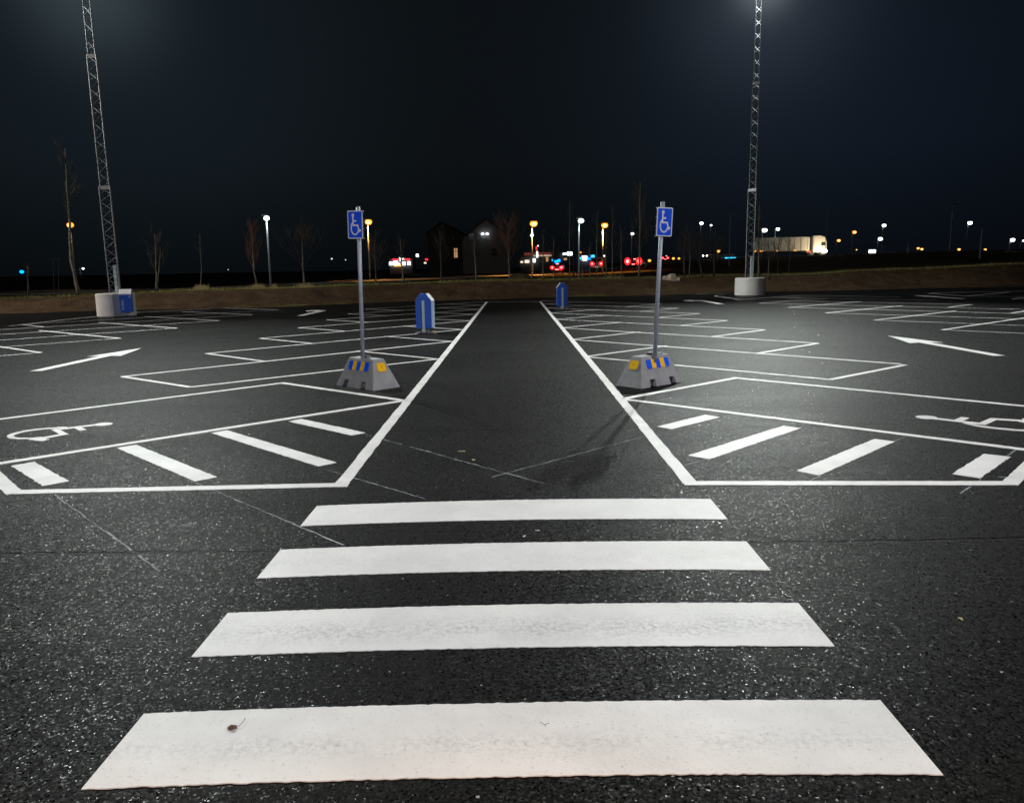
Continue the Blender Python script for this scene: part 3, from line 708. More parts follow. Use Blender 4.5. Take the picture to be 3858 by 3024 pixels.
g = MB(); g.box((0, -.2215, .50), (.44, .007, .70)); g.build('side_sheen', 'binlight', b1)  # grazing sheen put on as a pale sheet, first bin only
g = MB(); g.blob((-2.27, 21.62, .03), (.10, .07, .045), 3); tag(g.build('stone', 'stone', smooth=True), 'beige stone lying at the foot of the left litter bin', 'stone')

# ------------------------------------------------------------------ floodlight masts
def mast(x, y, th, joints, label, rb=.835, off=0):
    t = thing('light_mast', (x, y, 0), label, 'light mast', 'lattice light masts')
    g = MB(); g.lathe([(rb, -.01), (rb + .005, .05), (rb, .93), (rb - .03, .96), (rb - .13, .965)], 64); g.build('concrete_base', 'whitecon', t, loc=(off, 0, 0))
    secs = [(.9, joints[0], .275), (joints[0] - .15, joints[1], .225), (joints[1] - .15, joints[2], .175), (joints[2] - .15, 19.0, .135)]
    for si, (z0, z1, r) in enumerate(secs):
        g = MB(); V = [Vector((r * math.cos(th + k * 2 * math.pi / 3), r * math.sin(th + k * 2 * math.pi / 3), 0)) for k in range(3)]
        for v in V: g.tube([v + Vector((0, 0, z0)), v + Vector((0, 0, z1))], .026 - si * .003, 6)
        p = .62; n_ = int((z1 - z0) / p); p = (z1 - z0) / n_
        for k in range(3):
            a, b = V[k], V[(k + 1) % 3]
            for j in range(n_):
                za = z0 + j * p
                if j % 2 == 0 or True:
                    g.tube([a + Vector((0, 0, za)), b + Vector((0, 0, za + p / 2))], .0125, 4, False); g.tube([b + Vector((0, 0, za + p / 2)), a + Vector((0, 0, za + p))], .0125, 4, False)
        g.build('lattice_section', 'galvd', t)
        if si:
            g = MB(); rr_ = secs[si - 1][2] + .02; vs = [(rr_ * math.cos(th + k * 2 * math.pi / 3), rr_ * math.sin(th + k * 2 * math.pi / 3)) for k in range(3)]
            i = 0
            for zz in (z0 + .02, z0 + .17): g.v += [(a, b, zz) for a, b in vs]
            g.f = [(0, 1, 4, 3), (1, 2, 5, 4), (2, 0, 3, 5)]
            g.build('joint_collar', 'galvd', t)
    g = MB(); g.box((.03, -.02, 1.55), (.13, .12, 1.2)); g.build('cable_box', 'strip', t, bevel=.01)
    g = MB(); g.box((0, 0, 18.95), (2.4, .12, .12)); g.build('crossarm', 'galvd', t)
    for k, dx in enumerate((-.95, 0, .95)):
        g = MB(); g.box((dx, -.22, 18.75), (.6, .45, .12), 0, .8); h = g.build('floodlight', 'galvd', t)
        g = MB(); g.box((dx, -.22, 18.685), (.5, .36, .01)); g.build('floodlight_glass', 'g_flood', h)
    return t
mL = mast(-17.15, 33.9, R(-35), (5.4, 10.6, 15.8), 'tall lattice light mast at the left, blue bin fixed to its round base', .77, -.09)
mR = mast(13.25, 44.75, R(165), (5.8, 11.4, 16.6), 'tall lattice light mast on a plain round concrete base at the right')

def lamp(name, typ, loc, power, colr, target=None, size=60, blend=.5, radius=.3, parent=None):
    ld = bpy.data.lights.new(name, typ); ld.energy = power; ld.color = colr
    if typ == 'SPOT': ld.spot_size = R(size); ld.spot_blend = blend
    if typ in ('SPOT', 'POINT'): ld.shadow_soft_size = radius
    o = bpy.data.objects.new(name, ld); col.objects.link(o); o.location = loc
    if target is not None: o.rotation_euler = (Vector(target) - Vector(loc)).to_track_quat('-Z', 'Y').to_euler()
    return o
COOL = (.93, 1.0, .95); WARM = (1, .93, .84)
# masts: main throw into the lot, weak all-round spill
for dx in (-.95, .95):
    lamp('mast_floodlight', 'SPOT', (-17 + dx, 33.5, 18.6), 17000, COOL, (-9.5, 15, 0), 72, 1, .3)
    lamp('mast_floodlight', 'SPOT', (13.25 + dx, 44.3, 18.6), 25000, COOL, (9.5, 23, 0), 62, 1, .3)
lamp('mast_spill', 'POINT', (-16.4, 33.0, 17.6), 1100, COOL, radius=.5)
lamp('mast_spill', 'POINT', (12.9, 43.7, 17.2), 1900, COOL, radius=.5)
# cross light from the neighbouring masts outside the picture
lamp('neighbour_floodlight', 'SPOT', (-46, 26, 18.6), 42000, WARM, (-14, 36, 1), 46, .7, .4)
lamp('mast_cross_floodlight', 'SPOT', (-17, 34.6, 18.6), 26000, COOL, (13.3, 45, 1), 22, .8, .5)
lamp('neighbour_floodlight', 'SPOT', (30, -6, 18.6), 27000, (1, .93, .98), (3, 9, 0), 60, .9, .4)
lamp('neighbour_floodlight', 'SPOT', (-17, -24, 18.6), 17500, (1, .93, .98), (0, 10, 0), 70, .9, .5)
# lamp over the shop entrance behind the viewer
for x in (-2.6, 0, 2.6): lamp('entrance_lamp', 'SPOT', (x, -5.5, 4.2), 3300, (1, .52, .18), (x, -2.2, 0), 53, .4, .1)

# ------------------------------------------------------------------ world
w = bpy.data.worlds.new('World'); sc.world = w; w.use_nodes = True
nt = w.node_tree; n = nt.nodes; l = nt.links; bg = n['Background']
sky = n.new('ShaderNodeTexSky'); sky.sky_type = 'NISHITA'; sky.sun_disc = False; sky.sun_elevation = R(-6); sky.sun_rotation = R(200)
tc = n.new('ShaderNodeTexCoord')
nm = n.new('ShaderNodeVectorMath'); nm.operation = 'NORMALIZE'; l.new(tc.outputs['Generated'], nm.inputs[0])
def lobe(d, k, c):
    dt = n.new('ShaderNodeVectorMath'); dt.operation = 'DOT_PRODUCT'; l.new(nm.outputs[0], dt.inputs[0]); dt.inputs[1].default_value = Vector(d).normalized()
    mx = n.new('ShaderNodeMath'); mx.operation = 'MAXIMUM'; l.new(dt.outputs['Value'], mx.inputs[0]); mx.inputs[1].default_value = 0
    pw = n.new('ShaderNodeMath'); pw.operation = 'POWER'; l.new(mx.outputs[0], pw.inputs[0]); pw.inputs[1].default_value = k
    v = n.new('ShaderNodeVectorMath'); v.operation = 'SCALE'; v.inputs[0].default_value = c; l.new(pw.outputs[0], v.inputs['Scale']); return v.outputs[0]
def dirpx(px, py): return at(px, py, 10) - Vector((0, 0, EYE))
parts = [lobe(dirpx(2880, -60), 2600, (.10, .11, .115)), lobe(dirpx(2870, -20), 260, (.020, .024, .031)), lobe(dirpx(2900, 250), 32, (.0035, .006, .011)),  # haze round the mast lamps, put into the sky colour
         lobe(dirpx(330, -60), 500, (.028, .038, .042)), lobe(dirpx(500, 200), 30, (.0045, .0078, .0115)), lobe(dirpx(3700, 500), 40, (.0, .0006, .003))]
base = n.new('ShaderNodeVectorMath'); base.operation = 'ADD'; base.inputs[0].default_value = (.0030, .0040, .0045)
sk = n.new('ShaderNodeVectorMath'); sk.operation = 'SCALE'; sk.inputs['Scale'].default_value = .004; l.new(sky.outputs[0], sk.inputs[0]); l.new(sk.outputs[0], base.inputs[1])
cur = base.outputs[0]
for p in parts:
    a = n.new('ShaderNodeVectorMath'); a.operation = 'ADD'; l.new(cur, a.inputs[0]); l.new(p, a.inputs[1]); cur = a.outputs[0]
sz = n.new('ShaderNodeSeparateXYZ'); l.new(nm.outputs[0], sz.inputs[0])
hz_ = n.new('ShaderNodeMapRange'); hz_.inputs['From Min'].default_value = -.01; hz_.inputs['From Max'].default_value = .13; hz_.inputs['To Min'].default_value = .5; hz_.inputs['To Max'].default_value = 1; l.new(sz.outputs['Z'], hz_.inputs['Value'])
hm = n.new('ShaderNodeVectorMath'); hm.operation = 'SCALE'; l.new(cur, hm.inputs[0]); l.new(hz_.outputs[0], hm.inputs['Scale']); cur = hm.outputs[0]
l.new(cur, bg.inputs['Color']); bg.inputs['Strength'].default_value = 1.0

# ------------------------------------------------------------------ trees
def branch_set(gb, start, dirv, L, r, depth, g_, spread=.5, up=.25, n_=4):
    pts = [start]; d = dirv.normalized()
    for k in range(3):
        d = (d + Vector((g_.uniform(-.15, .15), g_.uniform(-.15, .15), up * .3))).normalized(); pts.append(pts[-1] + d * L / 3)
    gb.tube(pts, [r, r * .75, r * .5, r * .25], 3, False)
    if depth > 0:
        for k in range(n_):
            t = g_.uniform(.25, .95); i = min(2, int(t * 3)); p = pts[i].lerp(pts[i + 1], t * 3 - i)
            nd = (d + Vector((g_.uniform(-1, 1), g_.uniform(-1, 1), g_.uniform(-.3, .8))) * spread).normalized()
            branch_set(gb, p, nd, L * g_.uniform(.4, .65), r * .5, depth - 1, g_, spread, up, n_)
def tree(px, py, Y, pts_px, rad, label, bark='birch', twig='twig', crown=None, group='bare trees along the bank', seed=0, extra_trunks=()):
    g_ = random.Random(seed + int(px)); b = at(px, py, Y); b.z = gz(b.x, Y) - .03
    t = thing('bare_tree', tuple(b), label, 'tree', group)
    def trunk(path, r):
        P = [Vector((0, 0, 0))]
        for q in path: P.append(at(q[0], q[1], Y) - b)
        Q = []
        for i in range(len(P) - 1):
            for k in range(3): Q.append(P[i].lerp(P[i + 1], k / 3) + Vector((g_.uniform(-.02, .02), g_.uniform(-.05, .05), 0)) * (1 if i + k else 0))
        Q.append(P[-1]); m_ = len(Q)
        g = MB(); g.tube(Q, [r * (1.25 if k == 0 else 1) * lerp(1, .22, k / (m_ - 1)) for k in range(m_)], 7); g.build('trunk', bark, t, smooth=True); return Q
    Q = trunk(pts_px, rad)
    for e in extra_trunks: trunk(e, rad * .7)
    if crown:
        nb, L0, z0f, spread = crown; g = MB()
        for k in range(nb):
            f = lerp(z0f, .97, (k + g_.random()) / nb); i = min(len(Q) - 2, int(f * (len(Q) - 1))); p = Q[i].lerp(Q[i + 1], f * (len(Q) - 1) - i)
            a = g_.uniform(0, 2 * math.pi); L = L0 * (1 - .6 * (f - z0f) / (1 - z0f + .01)) * g_.uniform(.7, 1.1)
            branch_set(g, p, Vector((math.cos(a) * spread, math.sin(a) * spread, g_.uniform(.6, 1.1))), L, rad * .28, 2, g_, .55, .4, 4)
        g.build('crown', twig, t)
    return t
T = tree
T(300, 1113, 42, [(268, 980), (263, 840), (250, 700), (246, 560)], .10, 'leaning pale birch trunk at the far left, an orange lamp shining beside it', crown=(8, 1.3, .5, .7))
T(108, 1122, 42, [(104, 1000)], .07, 'short dim trunk left of the leaning birch, near the blue light', 'bark', crown=(4, .5, .6, .6))
T(592, 1106, 43.5, [(588, 1000), (583, 880)], .05, 'faint twin-stemmed tree between the left mast and the pale stem', 'birch', crown=(14, 1.3, .3, .6), extra_trunks=[[(600, 1010), (603, 930)]])
T(760, 1098, 44, [(757, 1000), (752, 880)], .025, 'thin solitary stem with a tuft of dry grass at its foot', 'birch', crown=(6, .6, .5, .6))
T(967, 1078, 46.5, [(955, 990), (952, 905), (948, 855)], .055, 'slim birch with a reddish pointed crown left of the white path lamp', 'birch', 'redtwig', crown=(34, 1.15, .22, .55))
T(1146, 1074, 48, [(1142, 1000), (1140, 940), (1138, 880)], .07, 'bare vase-shaped tree right of the white path lamp', 'birch', 'twig', crown=(22, 2.0, .28, .9))
T(1417, 1064, 48, [(1414, 1000), (1408, 905)], .05, 'dim forked tree just right of the left sign pole', 'bark', 'twig', crown=(20, 1.6, .25, .8))
T(1521, 1070, 47.5, [(1514, 1000), (1508, 900)], .05, 'young tree with a lit stem in front of the red petrol station lights', 'birch', 'twig', crown=(12, .9, .45, .5))
T(1664, 1064, 49, [(1660, 980), (1658, 880)], .05, 'dim slim tree left of the house gable', 'bark', 'twig', crown=(14, 1.2, .35, .6))
T(1795, 1055, 49, [(1790, 985), (1788, 900)], .05, 'slim tree standing in front of the pale house gable', 'birch', 'twig', crown=(10, 1.1, .4, .6))
T(1921, 1056, 50, [(1918, 990), (1917, 920), (1916, 840)], .055, 'reddish bare tree with a wide rounded crown between house and petrol station', 'birch', 'redtwig', crown=(34, 1.9, .32, .95))
row = [(2004, 1056, 900), (2047, 1053, 880), (2086, 1052, 900), (2146, 1051, 760), (2195, 1050, 960), (2222, 1049, 930), (2249, 1049, 800), (2284, 1048, 870), (2308, 1048, 780), (2341, 1047, 860)]
rl = ['young roadside tree below the orange lamp nearest the petrol station', 'thin stem crossing the orange-lit road, left of the red car', 'thin stem right in front of the red-lit car', 'tall thin stem between the red car and the white street lamp',
      'short thin stem just right of the white street lamp', 'thin stem in front of the blue-lit panel', 'pale thin stem in front of the white van', 'slender stem right of the white van', 'tall faint stem beside the orange-lit road end', 'thin stem left of the pair of red lights']
for (x, y, yt), lb in zip(row, rl):
    T(x, y, 50.5, [(x - 1, (y + yt) / 2), (x - 3 + (x * 7) % 6, yt)], .035, lb, 'birch', 'twig', crown=(9, .9, .35, .5), seed=x)
T(2408, 1050, 51, [(2409, 950), (2411, 830), (2412, 690)], .075, 'tallest pale birch trunk, next to the bright pair of red lights', crown=(26, 1.5, .3, .7))
T(2580, 1044, 52, [(2576, 960), (2580, 880)], .06, 'leftmost trunk of the dark group right of the right sign', 'bark', crown=(18, 1.3, .3, .7))
T(2598, 1043, 52, [(2598, 960), (2597, 880)], .035, 'pale thin straight stem in the dark group right of the right sign', crown=(12, 1.0, .3, .6))
T(2645, 1042, 52.5, [(2636, 980), (2638, 900)], .05, 'curved dark trunk in front of the white headlights', 'bark', crown=(18, 1.4, .3, .8))
T(2690, 1042, 53, [(2690, 970), (2694, 900)], .06, 'thicker dark trunk below the low orange lamp', 'bark', crown=(18, 1.3, .3, .8))
T(2858, 1038, 52.5, [(2859, 960), (2857, 885), (2862, 760)], .07, 'bright birch trunk immediately right of the right light mast', crown=(16, 1.1, .35, .6))
T(2894, 1042, 52, [(2898, 980), (2897, 915)], .035, 'small branching tree in front of the lorry trailer end', crown=(16, 1.0, .4, .9))
T(2932, 1030, 62, [(2930, 960), (2936, 900)], .04, 'dark spindly sapling against the middle of the lorry trailer', 'bark', crown=(14, 1.3, .3, .9))
T(2972, 1030, 62, [(2974, 970), (2970, 900)], .04, 'dark spindly sapling against the front of the lorry trailer', 'bark', crown=(14, 1.2, .3, .9))

# grass along the crest
g = MB(); g2 = MB()
for k in range(17000):
    x = rnd.uniform(-34, 40); f = foot(x); y = f + rnd.gauss(4.9, .65); z = gz(x, y)
    h = rnd.uniform(.04, .17) * (1.0 if rnd.random() > .04 else 1.8); a = rnd.uniform(0, 6.3); w_ = .012
    (g if rnd.random() < .75 else g2).tri((x - w_ * math.cos(a), y - w_ * math.sin(a), z - .02), (x + w_ * math.cos(a), y + w_ * math.sin(a), z - .02), (x + rnd.uniform(-.06, .06), y + rnd.uniform(-.06, .06), z + h))
for cx, wd, n_ in ((4.0, 1.6, 1500), (-11.6, 2.2, 1200)):
    for k in range(n_):
        x = rnd.gauss(cx, wd * .5); y = foot(x) + abs(rnd.gauss(.1, .35)); a = rnd.uniform(0, 6.3); z = gz(x, y)
        g.tri((x - .012 * math.cos(a), y - .012 * math.sin(a), z - .02), (x + .012 * math.cos(a), y + .012 * math.sin(a), z - .02), (x + rnd.uniform(-.05, .05), y + rnd.uniform(-.05, .05), z + rnd.uniform(.03, .09)))
for px, py, n_, s in ((760, 1090, 260, .3), (970, 1078, 200, .35), (1035, 1080, 60, .1), (1146, 1074, 160, .5), (2300, 1048, 120, .8)):
    for k in range(n_):
        c = at(px, py, 44 + (px - 760) * .0045); x = c.x + rnd.gauss(0, s * .5); y = c.y + rnd.gauss(0, .2); z = gz(x, y); a = rnd.uniform(0, 6.3)
        g2.tri((x - .012, y, z - .02), (x + .012, y, z - .02), (x + rnd.uniform(-.15, .15), y + rnd.uniform(-.1, .1), z + rnd.uniform(.1, .36)))
tag(g.build('grass', 'grass'), 'short yellow-green grass along the top of the earth bank', 'grass', kind='stuff')
tag(g2.build('dry_grass', 'straw_g'), 'pale dry grass tufts along the top of the earth bank', 'grass', kind='stuff')
for k, (px, py, sz, lb) in enumerate([(2508, 1098, .22, 'small pale angular rock on the bank, left of its bigger neighbour'), (2530, 1096, .40, 'large pale angular rock on the bank behind the right sign pole'), (2550, 1103, .2, 'pale rock at the right end of the rock group on the bank')]):
    p = at(px, py, 50.2); z = gz(p.x, 50.2); g = MB(); g.blob((0, 0, sz * .3), (sz, sz * .6, sz * .75), 20 + k, 7, 4, .35); tag(g.build('rock', 'stone', loc=(p.x, 50.2, z)), lb, 'rock', 'rocks on the bank')
g = MB(); p = at(1960, 1050, 54); g.blob((0, 0, .1), (.75, .5, .35), 5, 10, 5, .2); tag(g.build('earth_mound', 'ground', loc=(p.x, 54, gz(p.x, 54)), smooth=True), 'low dim mound of earth below the petrol station', 'mound')

# ------------------------------------------------------------------ street lamps beyond the bank
def street_lamp(hx, hy, Y, colr, label, r=.32, pole=True, arm=.5, light=0, bx=None, group='street lamps beyond the bank', prad=.07, zbase=None):
    if Y > 105: r *= .72
    h = at(hx, hy, Y); bxp = at(bx, hy, Y).x if bx else h.x - arm
    z0 = gz(bxp, Y) if zbase is None else zbase
    t = thing('street_lamp', (bxp, Y, z0 - .05), label, 'street lamp', group)
    H = h.z - z0 + .05; dx = h.x - bxp
    if H < 1: H = 1.5
    if pole:
        g = MB(); g.tube([(0, 0, 0), (0, 0, H * .96)], [prad, prad * .6], 8); g.build('pole', 'galv', t, smooth=True)
        g = MB(); g.tube([(0, 0, H * .96), (dx * .5, 0, H + .08), (dx, 0, H + .1)], prad * .55, 6); g.build('arm', 'galv', t)
    g = MB(); g.box((dx - .1, 0, H + .10), (r * 2.2, r * 1.1, .10), 0, .75); g.build('lamp_hood', 'galvd', t)
    gm, rim = {'o': ('g_orange', 'g_orange_rim'), 'w': ('g_white', 'g_white_rim'), 'c': ('g_cold', 'g_white_rim')}[colr]
    g = MB(); g.blob((0, 0, 0), (r * .95, r * .8, r * .72), int(hx), 14, 8, .06); hd = g.build('lamp_glass', gm, t, smooth=True, loc=(dx, 0, H - r * .45))
    if colr == 'o':
        g = MB(); g.blob((0, -r * .55, -r * .1), (r * .55, r * .4, r * .4), 1, 12, 6, 0); g.build('bulb', 'g_orange_core', hd, smooth=True)
    if light:
        c = {'o': (1, .42, .08), 'w': (.95, 1, .85), 'c': (.8, .9, 1)}[colr]
        ld = lamp('street_lamp_light', 'SPOT', (0, 0, 0), light, c, None, 126, .5, .2); ld.parent = t; ld.location = (dx, -.0, H - r * 1.6)
    return t
SL = street_lamp
SL(264, 842, 62, 'o', 'orange street lamp shining beside the leaning birch at the far left', .27, light=60, bx=262)
SL(1004, 817, 50, 'w', 'bright white path lamp on a tall tapering pole at the left, between two birches', .19, light=60, bx=1003, prad=.075)
SL(1388, 830, 68, 'o', 'orange street lamp right behind the left wheelchair sign', .32, light=1300, bx=1384)
SL(2011, 836, 84, 'o', 'orange street lamp left of the petrol station totem', .42, light=6000, bx=2004)
SL(2189, 827, 56, 'w', 'bright white street lamp in the centre on a pale pole', .21, light=60, bx=2181, prad=.065)
SL(2278, 843, 100, 'o', 'orange street lamp right of the bright white central lamp', .44, light=7000, bx=2271)
SL(2004, 884, 150, 'c', 'small white lamp on the pole line under an orange lamp', .42, bx=2003)
SL(2383, 878, 150, 'w', 'small lone white lamp above the bright red lights', .42, bx=2380)
SL(2643, 838, 170, 'w', 'white lamp high above the dark tree group, left of the narrow one', .55, bx=2640)
SL(2679, 847, 190, 'w', 'narrow dim white lamp high above the dark tree group', .36, bx=2678)
SL(2708, 943, 130, 'o', 'low orange lamp above the blue-lit vehicle light', .42, bx=2704)
SL(2881, 863, 120, 'w', 'bright white lamp just right of the right light mast', .55, bx=2872)
SL(2931, 860, 150, 'w', 'smaller white lamp above the lorry trailer', .5, bx=2921)
SL(3160, 903, 190, 'o', 'orange lamp right of the lorry cab, lower of a pair', .6)
SL(3219, 871, 190, 'o', 'orange lamp right of the lorry cab, higher of a pair', .7)
SL(3227, 940, 300, 'o', 'tiny orange lamp low under the orange pair', .35)
SL(3331, 846, 180, 'w', 'higher of two white lamps on one line right of the lorry', .62, bx=3328)
SL(3317, 896, 150, 'w', 'lower of two white lamps, above the bright white signboard', .58, bx=3308)
SL(3459, 933, 230, 'o', 'small orange lamp by the pale traffic post, upper one', .55)
SL(3472, 949, 230, 'o', 'small orange lamp by the pale traffic post, lower one', .6)
SL(3613, 937, 230, 'o', 'low orange lamp under the high dim mast', .6)
SL(3655, 836, 200, 'c', 'cold blue-white lamp high at the right with no pole to be seen', .8)
SL(3712, 938, 240, 'o', 'rightmost small low orange lamp', .55)
SL(3815, 900, 120, 'w', 'white lamp on a thin pole near the right edge', .5, bx=3806)
SL(3857, 905, 160, 'c', 'dim lamp cut by the right edge', .3)
SL(313, 1010, 120, 'w', 'small white light right of the leaning birch', .24)
def bulb(px, py, Y, m, r, label, cat='light'):
    p = at(px, py, Y); t = thing('distant_light', (p.x, Y, gz(p.x, Y)), label, cat, 'small distant lights'); h = p.z - gz(p.x, Y)
    g = MB(); g.blob((0, 0, h), (r, r, r * .8), 1, 10, 6, 0); g.build('bulb', m, t, smooth=True)
    g = MB(); g.tube([(0, 0, 0), (0, 0, max(.3, h - r * .5))], .04, 5); g.build('post', 'black', t)
bulb(82, 1024, 120, 'g_blue', .30, 'lone blue light at the far left edge')
bulb(860, 1016, 260, 'g_white_rim', .16, 'tiny faint light low in the dark left part')
bulb(1250, 975, 260, 'g_white_rim', .3, 'faint white light left of the left sign pole')
bulb(1302, 979, 300, 'g_white_rim', .22, 'fainter light just left of the left sign pole')
bulb(2187, 951, 210, 'g_amber', .26, 'small amber light right of the glowing white sign')
bulb(2277, 964, 210, 'g_white', .2, 'small white light above the white van')
bulb(2447, 982, 150, 'g_amber', .3, 'small amber light right of the bright red pair')
bulb(2537, 974, 170, 'g_amber', .3, 'amber light in the row behind the right sign pole, nearer it')
bulb(2558, 974, 170, 'g_amber', .26, 'amber light in the row behind the right sign pole, farther right')
# unlit tall posts
def post(px, yt, Y, label, r=.06, head=True, m='galv'):
    p = at(px, yt, Y); z = gz(p.x, Y); t = thing('tall_post', (p.x, Y, z), label, 'post', 'unlit tall posts'); H = p.z - z
    g = MB(); g.tube([(0, 0, 0), (0, 0, H)], [r, r * .6], 6); g.build('pole', m, t)
    if head: g = MB(); g.box((.35, 0, H), (.8, .25, .12)); g.build('lamp_hood', 'galvd', t)
post(2752, 810, 100, 'tall unlit lamp post between the dark trees and the right mast')
post(3117, 790, 130, 'tall unlit lamp post just right of the lorry cab')
post(3590, 770, 130, 'tall dim unlit post at the right')
post(3700, 860, 90, 'shorter unlit post left of the right edge', head=False)
post(2160, 740, 70, 'very tall thin unlit post left of the central white lamp', .035, False, 'bark')

# ------------------------------------------------------------------ vehicles
def vehicle(px, Y, rz, paint, label, kind='car', tails=True, heads=False, group='vehicles on the road'):
    x = at(px, 1000, Y).x; z = gz(x, Y) + .08
    t = thing('parked_van' if kind == 'van' else 'car', (x, Y, z), label, kind, group, rz)
    L, W = (4.9, 1.95) if kind == 'van' else (4.3, 1.78)   # local +y is the nose
    if kind == 'van': body = [(-2.45, .35), (2.35, .35), (2.45, .75), (2.2, 1.05), (1.5, 1.95), (1.1, 2.05), (-2.4, 2.05), (-2.45, 1.2)]
    else: body = [(-2.15, .3), (2.1, .3), (2.15, .6), (2.0, .78), (1.1, .9), (-1.75, .95), (-2.15, .88)]
    g = MB(); g.prism(body, -W / 2, W / 2, 'x'); bo = g.build('body', paint, t, bevel=.07)
    if kind == 'car':
        g = MB(); i = 0
        for z_, y0, y1, w_ in ((.9, -1.75, 1.1, W / 2 - .06), (1.42, -1.1, .35, W / 2 - .25)):
            g.v += [(-w_, y0, z_), (w_, y0, z_), (w_, y1, z_), (-w_, y1, z_)]
        g.f = [(4, 5, 6, 7), (0, 1, 5, 4), (1, 2, 6, 5), (2, 3, 7, 6), (3, 0, 4, 7)]; g.build('cabin', 'glass', t, bevel=.05)
        g = MB(); g.box((0, -.38, 1.44), (W - .52, 1.4, .03)); g.build('roof', paint, t)
    else:
        g = MB(); g.box((0, -2.46, 1.55), (1.5, .02, .6)); g.build('rear_window', 'glass', t)
        g = MB(); g.box((0, -2.5, .55), (.5, .02, .12)); g.build('number_plate', 'g_trail', t)
    for sx in (-1, 1):
        for yy in (-1.35, 1.35):
            g = MB(); g.tube([(sx * (W / 2 - .2), yy, .32), (sx * (W / 2 + .02), yy, .32)], .32, 14); wo = g.build('wheel', 'black', t)
            g = MB(); g.tube([(sx * (W / 2 + .02), yy, .32), (sx * (W / 2 + .03), yy, .32)], .18, 10); g.build('rim', 'galv', wo)
        hz = .78 if kind == 'car' else 1.05; ye = -2.17 if kind == 'car' else -2.48
        g = MB(); g.blob((sx * (W / 2 - .26), ye, hz), (.33 if tails else .1, .07, .25 if kind == 'car' else .34), 1, 12, 6, 0); tl = g.build('tail_light', 'g_red' if tails else 'carred', t)
        if tails: g = MB(); g.blob((sx * (W / 2 - .27), ye - .06, hz), (.17, .05, .12), 1, 10, 5, 0); g.build('bulb', 'g_redcore', tl)
        g = MB(); g.blob((sx * (W / 2 - .3), 2.14 if kind == 'car' else 2.42, .68), (.22, .08, .13), 1, 12, 6, 0); g.build('headlight', 'g_head' if heads else 'galv', t)
    if tails and kind == 'car':
        g = MB(); g.blob((0, -1.42, 1.28), (.24, .05, .07), 1, 10, 5, 0); g.build('brake_light', 'g_redcore', t)
        g = MB(); g.box((0, -2.2, .5), (.5, .03, .1)); g.build('number_plate', 'g_redcore', t)
    return t
c1 = vehicle(2103, 112, R(-8), 'carred', 'dark red car seen from behind with three glowing brake lights')
lamp('tail_glow', 'POINT', c1.location + Vector((0, -2.9, .5)), 60, (1, .03, .02), radius=.2)
v1 = vehicle(2254, 128, R(-12), 'carwhite', 'white van seen from behind with red tail lights', 'van')
c2 = vehicle(2401, 124, R(-25), 'carblack', 'dark car with the two brightest, widest-set red lights', 'car')
lamp('tail_glow', 'POINT', c2.location + Vector((-.9, -3.0, .7)), 140, (1, .03, .02), radius=.3)
for ch in [q for q in bpy.data.objects if q.parent == c2 and q.name.startswith('tail_light')]: ch.scale = (1.45, 1, 2.3); ch.location = (0, 0, -.85)
vehicle(2518, 190, R(-30), 'carblack', 'dark distant car with small red lights behind the right sign pole')
vehicle(2688, 158, R(115), 'cargrey', 'distant oncoming car with white headlights, left one of two', heads=True, tails=False)
vehicle(2722, 160, R(115), 'cargrey', 'distant oncoming car with white headlights beside the blue light bar', heads=True, tails=False)
vehicle(2190, 190, R(70), 'cargrey', 'dim grey car parked far off behind the central white lamp', tails=False)
p = at(2752, 975, 158); g = MB(); t = thing('lit_light_bar', (p.x, 158, gz(p.x, 158)), 'bright cyan-blue light bar right of the white headlights', 'light bar')
g.box((0, 0, p.z - gz(p.x, 158)), (2.2, .3, .55)); g.build('panel', 'g_cyan', t, bevel=.1); g = MB(); g.box((0, .1, (p.z - gz(p.x, 158)) / 2), (.15, .15, abs(p.z - gz(p.x, 158)))); g.build('post', 'black', t)

# lorry heading right
tx = at(2978, 980, 165).x; tz = gz(tx, 165) + .1
lo = thing('lorry', (tx, 165, tz), 'long pale lorry with trailer and a glaring headlight, heading right', 'lorry', rz=R(-8))
g = MB(); g.box((-2.2, 0, 2.35), (11.2, 2.5, 2.75)); g.build('trailer_box', 'tarp', lo, bevel=.06)
g = MB()
for k in range(9): g.box((-7.4 + k * 1.3, -1.27, 2.35), (.06, .04, 2.7))
g.build('curtain_straps', 'galvd', lo)
g = MB(); g.box((-2.2, 0, .9), (11.0, 1.2, .25)); g.build('chassis', 'black', lo)
g = MB(); g.prism([(4.1, .55), (6.7, .55), (6.8, 1.5), (6.75, 2.6), (6.5, 3.6), (5.5, 3.95), (4.1, 3.95)], -1.22, 1.22, 'y'); cb = g.build('cab', 'carwhite', lo, bevel=.12)
g = MB(); g.box((6.1, -1.235, 2.25), (.8, .03, .75)); g.build('side_window', 'glass', cb)
g = MB(); g.box((6.76, 0, 2.3), (.12, 2.1, .8)); g.build('windscreen', 'glass', cb)
for k, x in enumerate((-6.2, -5.0, -3.8, 3.9, 5.9)):
    for s in (-1, 1):
        g = MB(); g.tube([(x, s * .95, .5), (x, s * 1.2, .5)], .5, 16); g.build('wheel', 'black', lo)
for x in (-7.4, -6.1, -2.9, .6, 3.0):
    g = MB(); g.box((x, -1.28, 1.0), (.5, .05, .14)); g.build('marker_light', 'g_amber', lo)
g = MB(); g.box((3.3, -1.28, .72), (.7, .05, .22)); g.build('marker_light', 'g_redsign', lo)
g = MB(); g.blob((6.3, -1.15, .8), (.6, .25, .42), 2, 14, 8, 0); g.build('headlight', 'g_head', lo, smooth=True)
g = MB(); g.blob((6.85, .85, .8), (.2, .25, .2), 2, 12, 6, 0); g.build('headlight', 'g_head', lo, smooth=True)
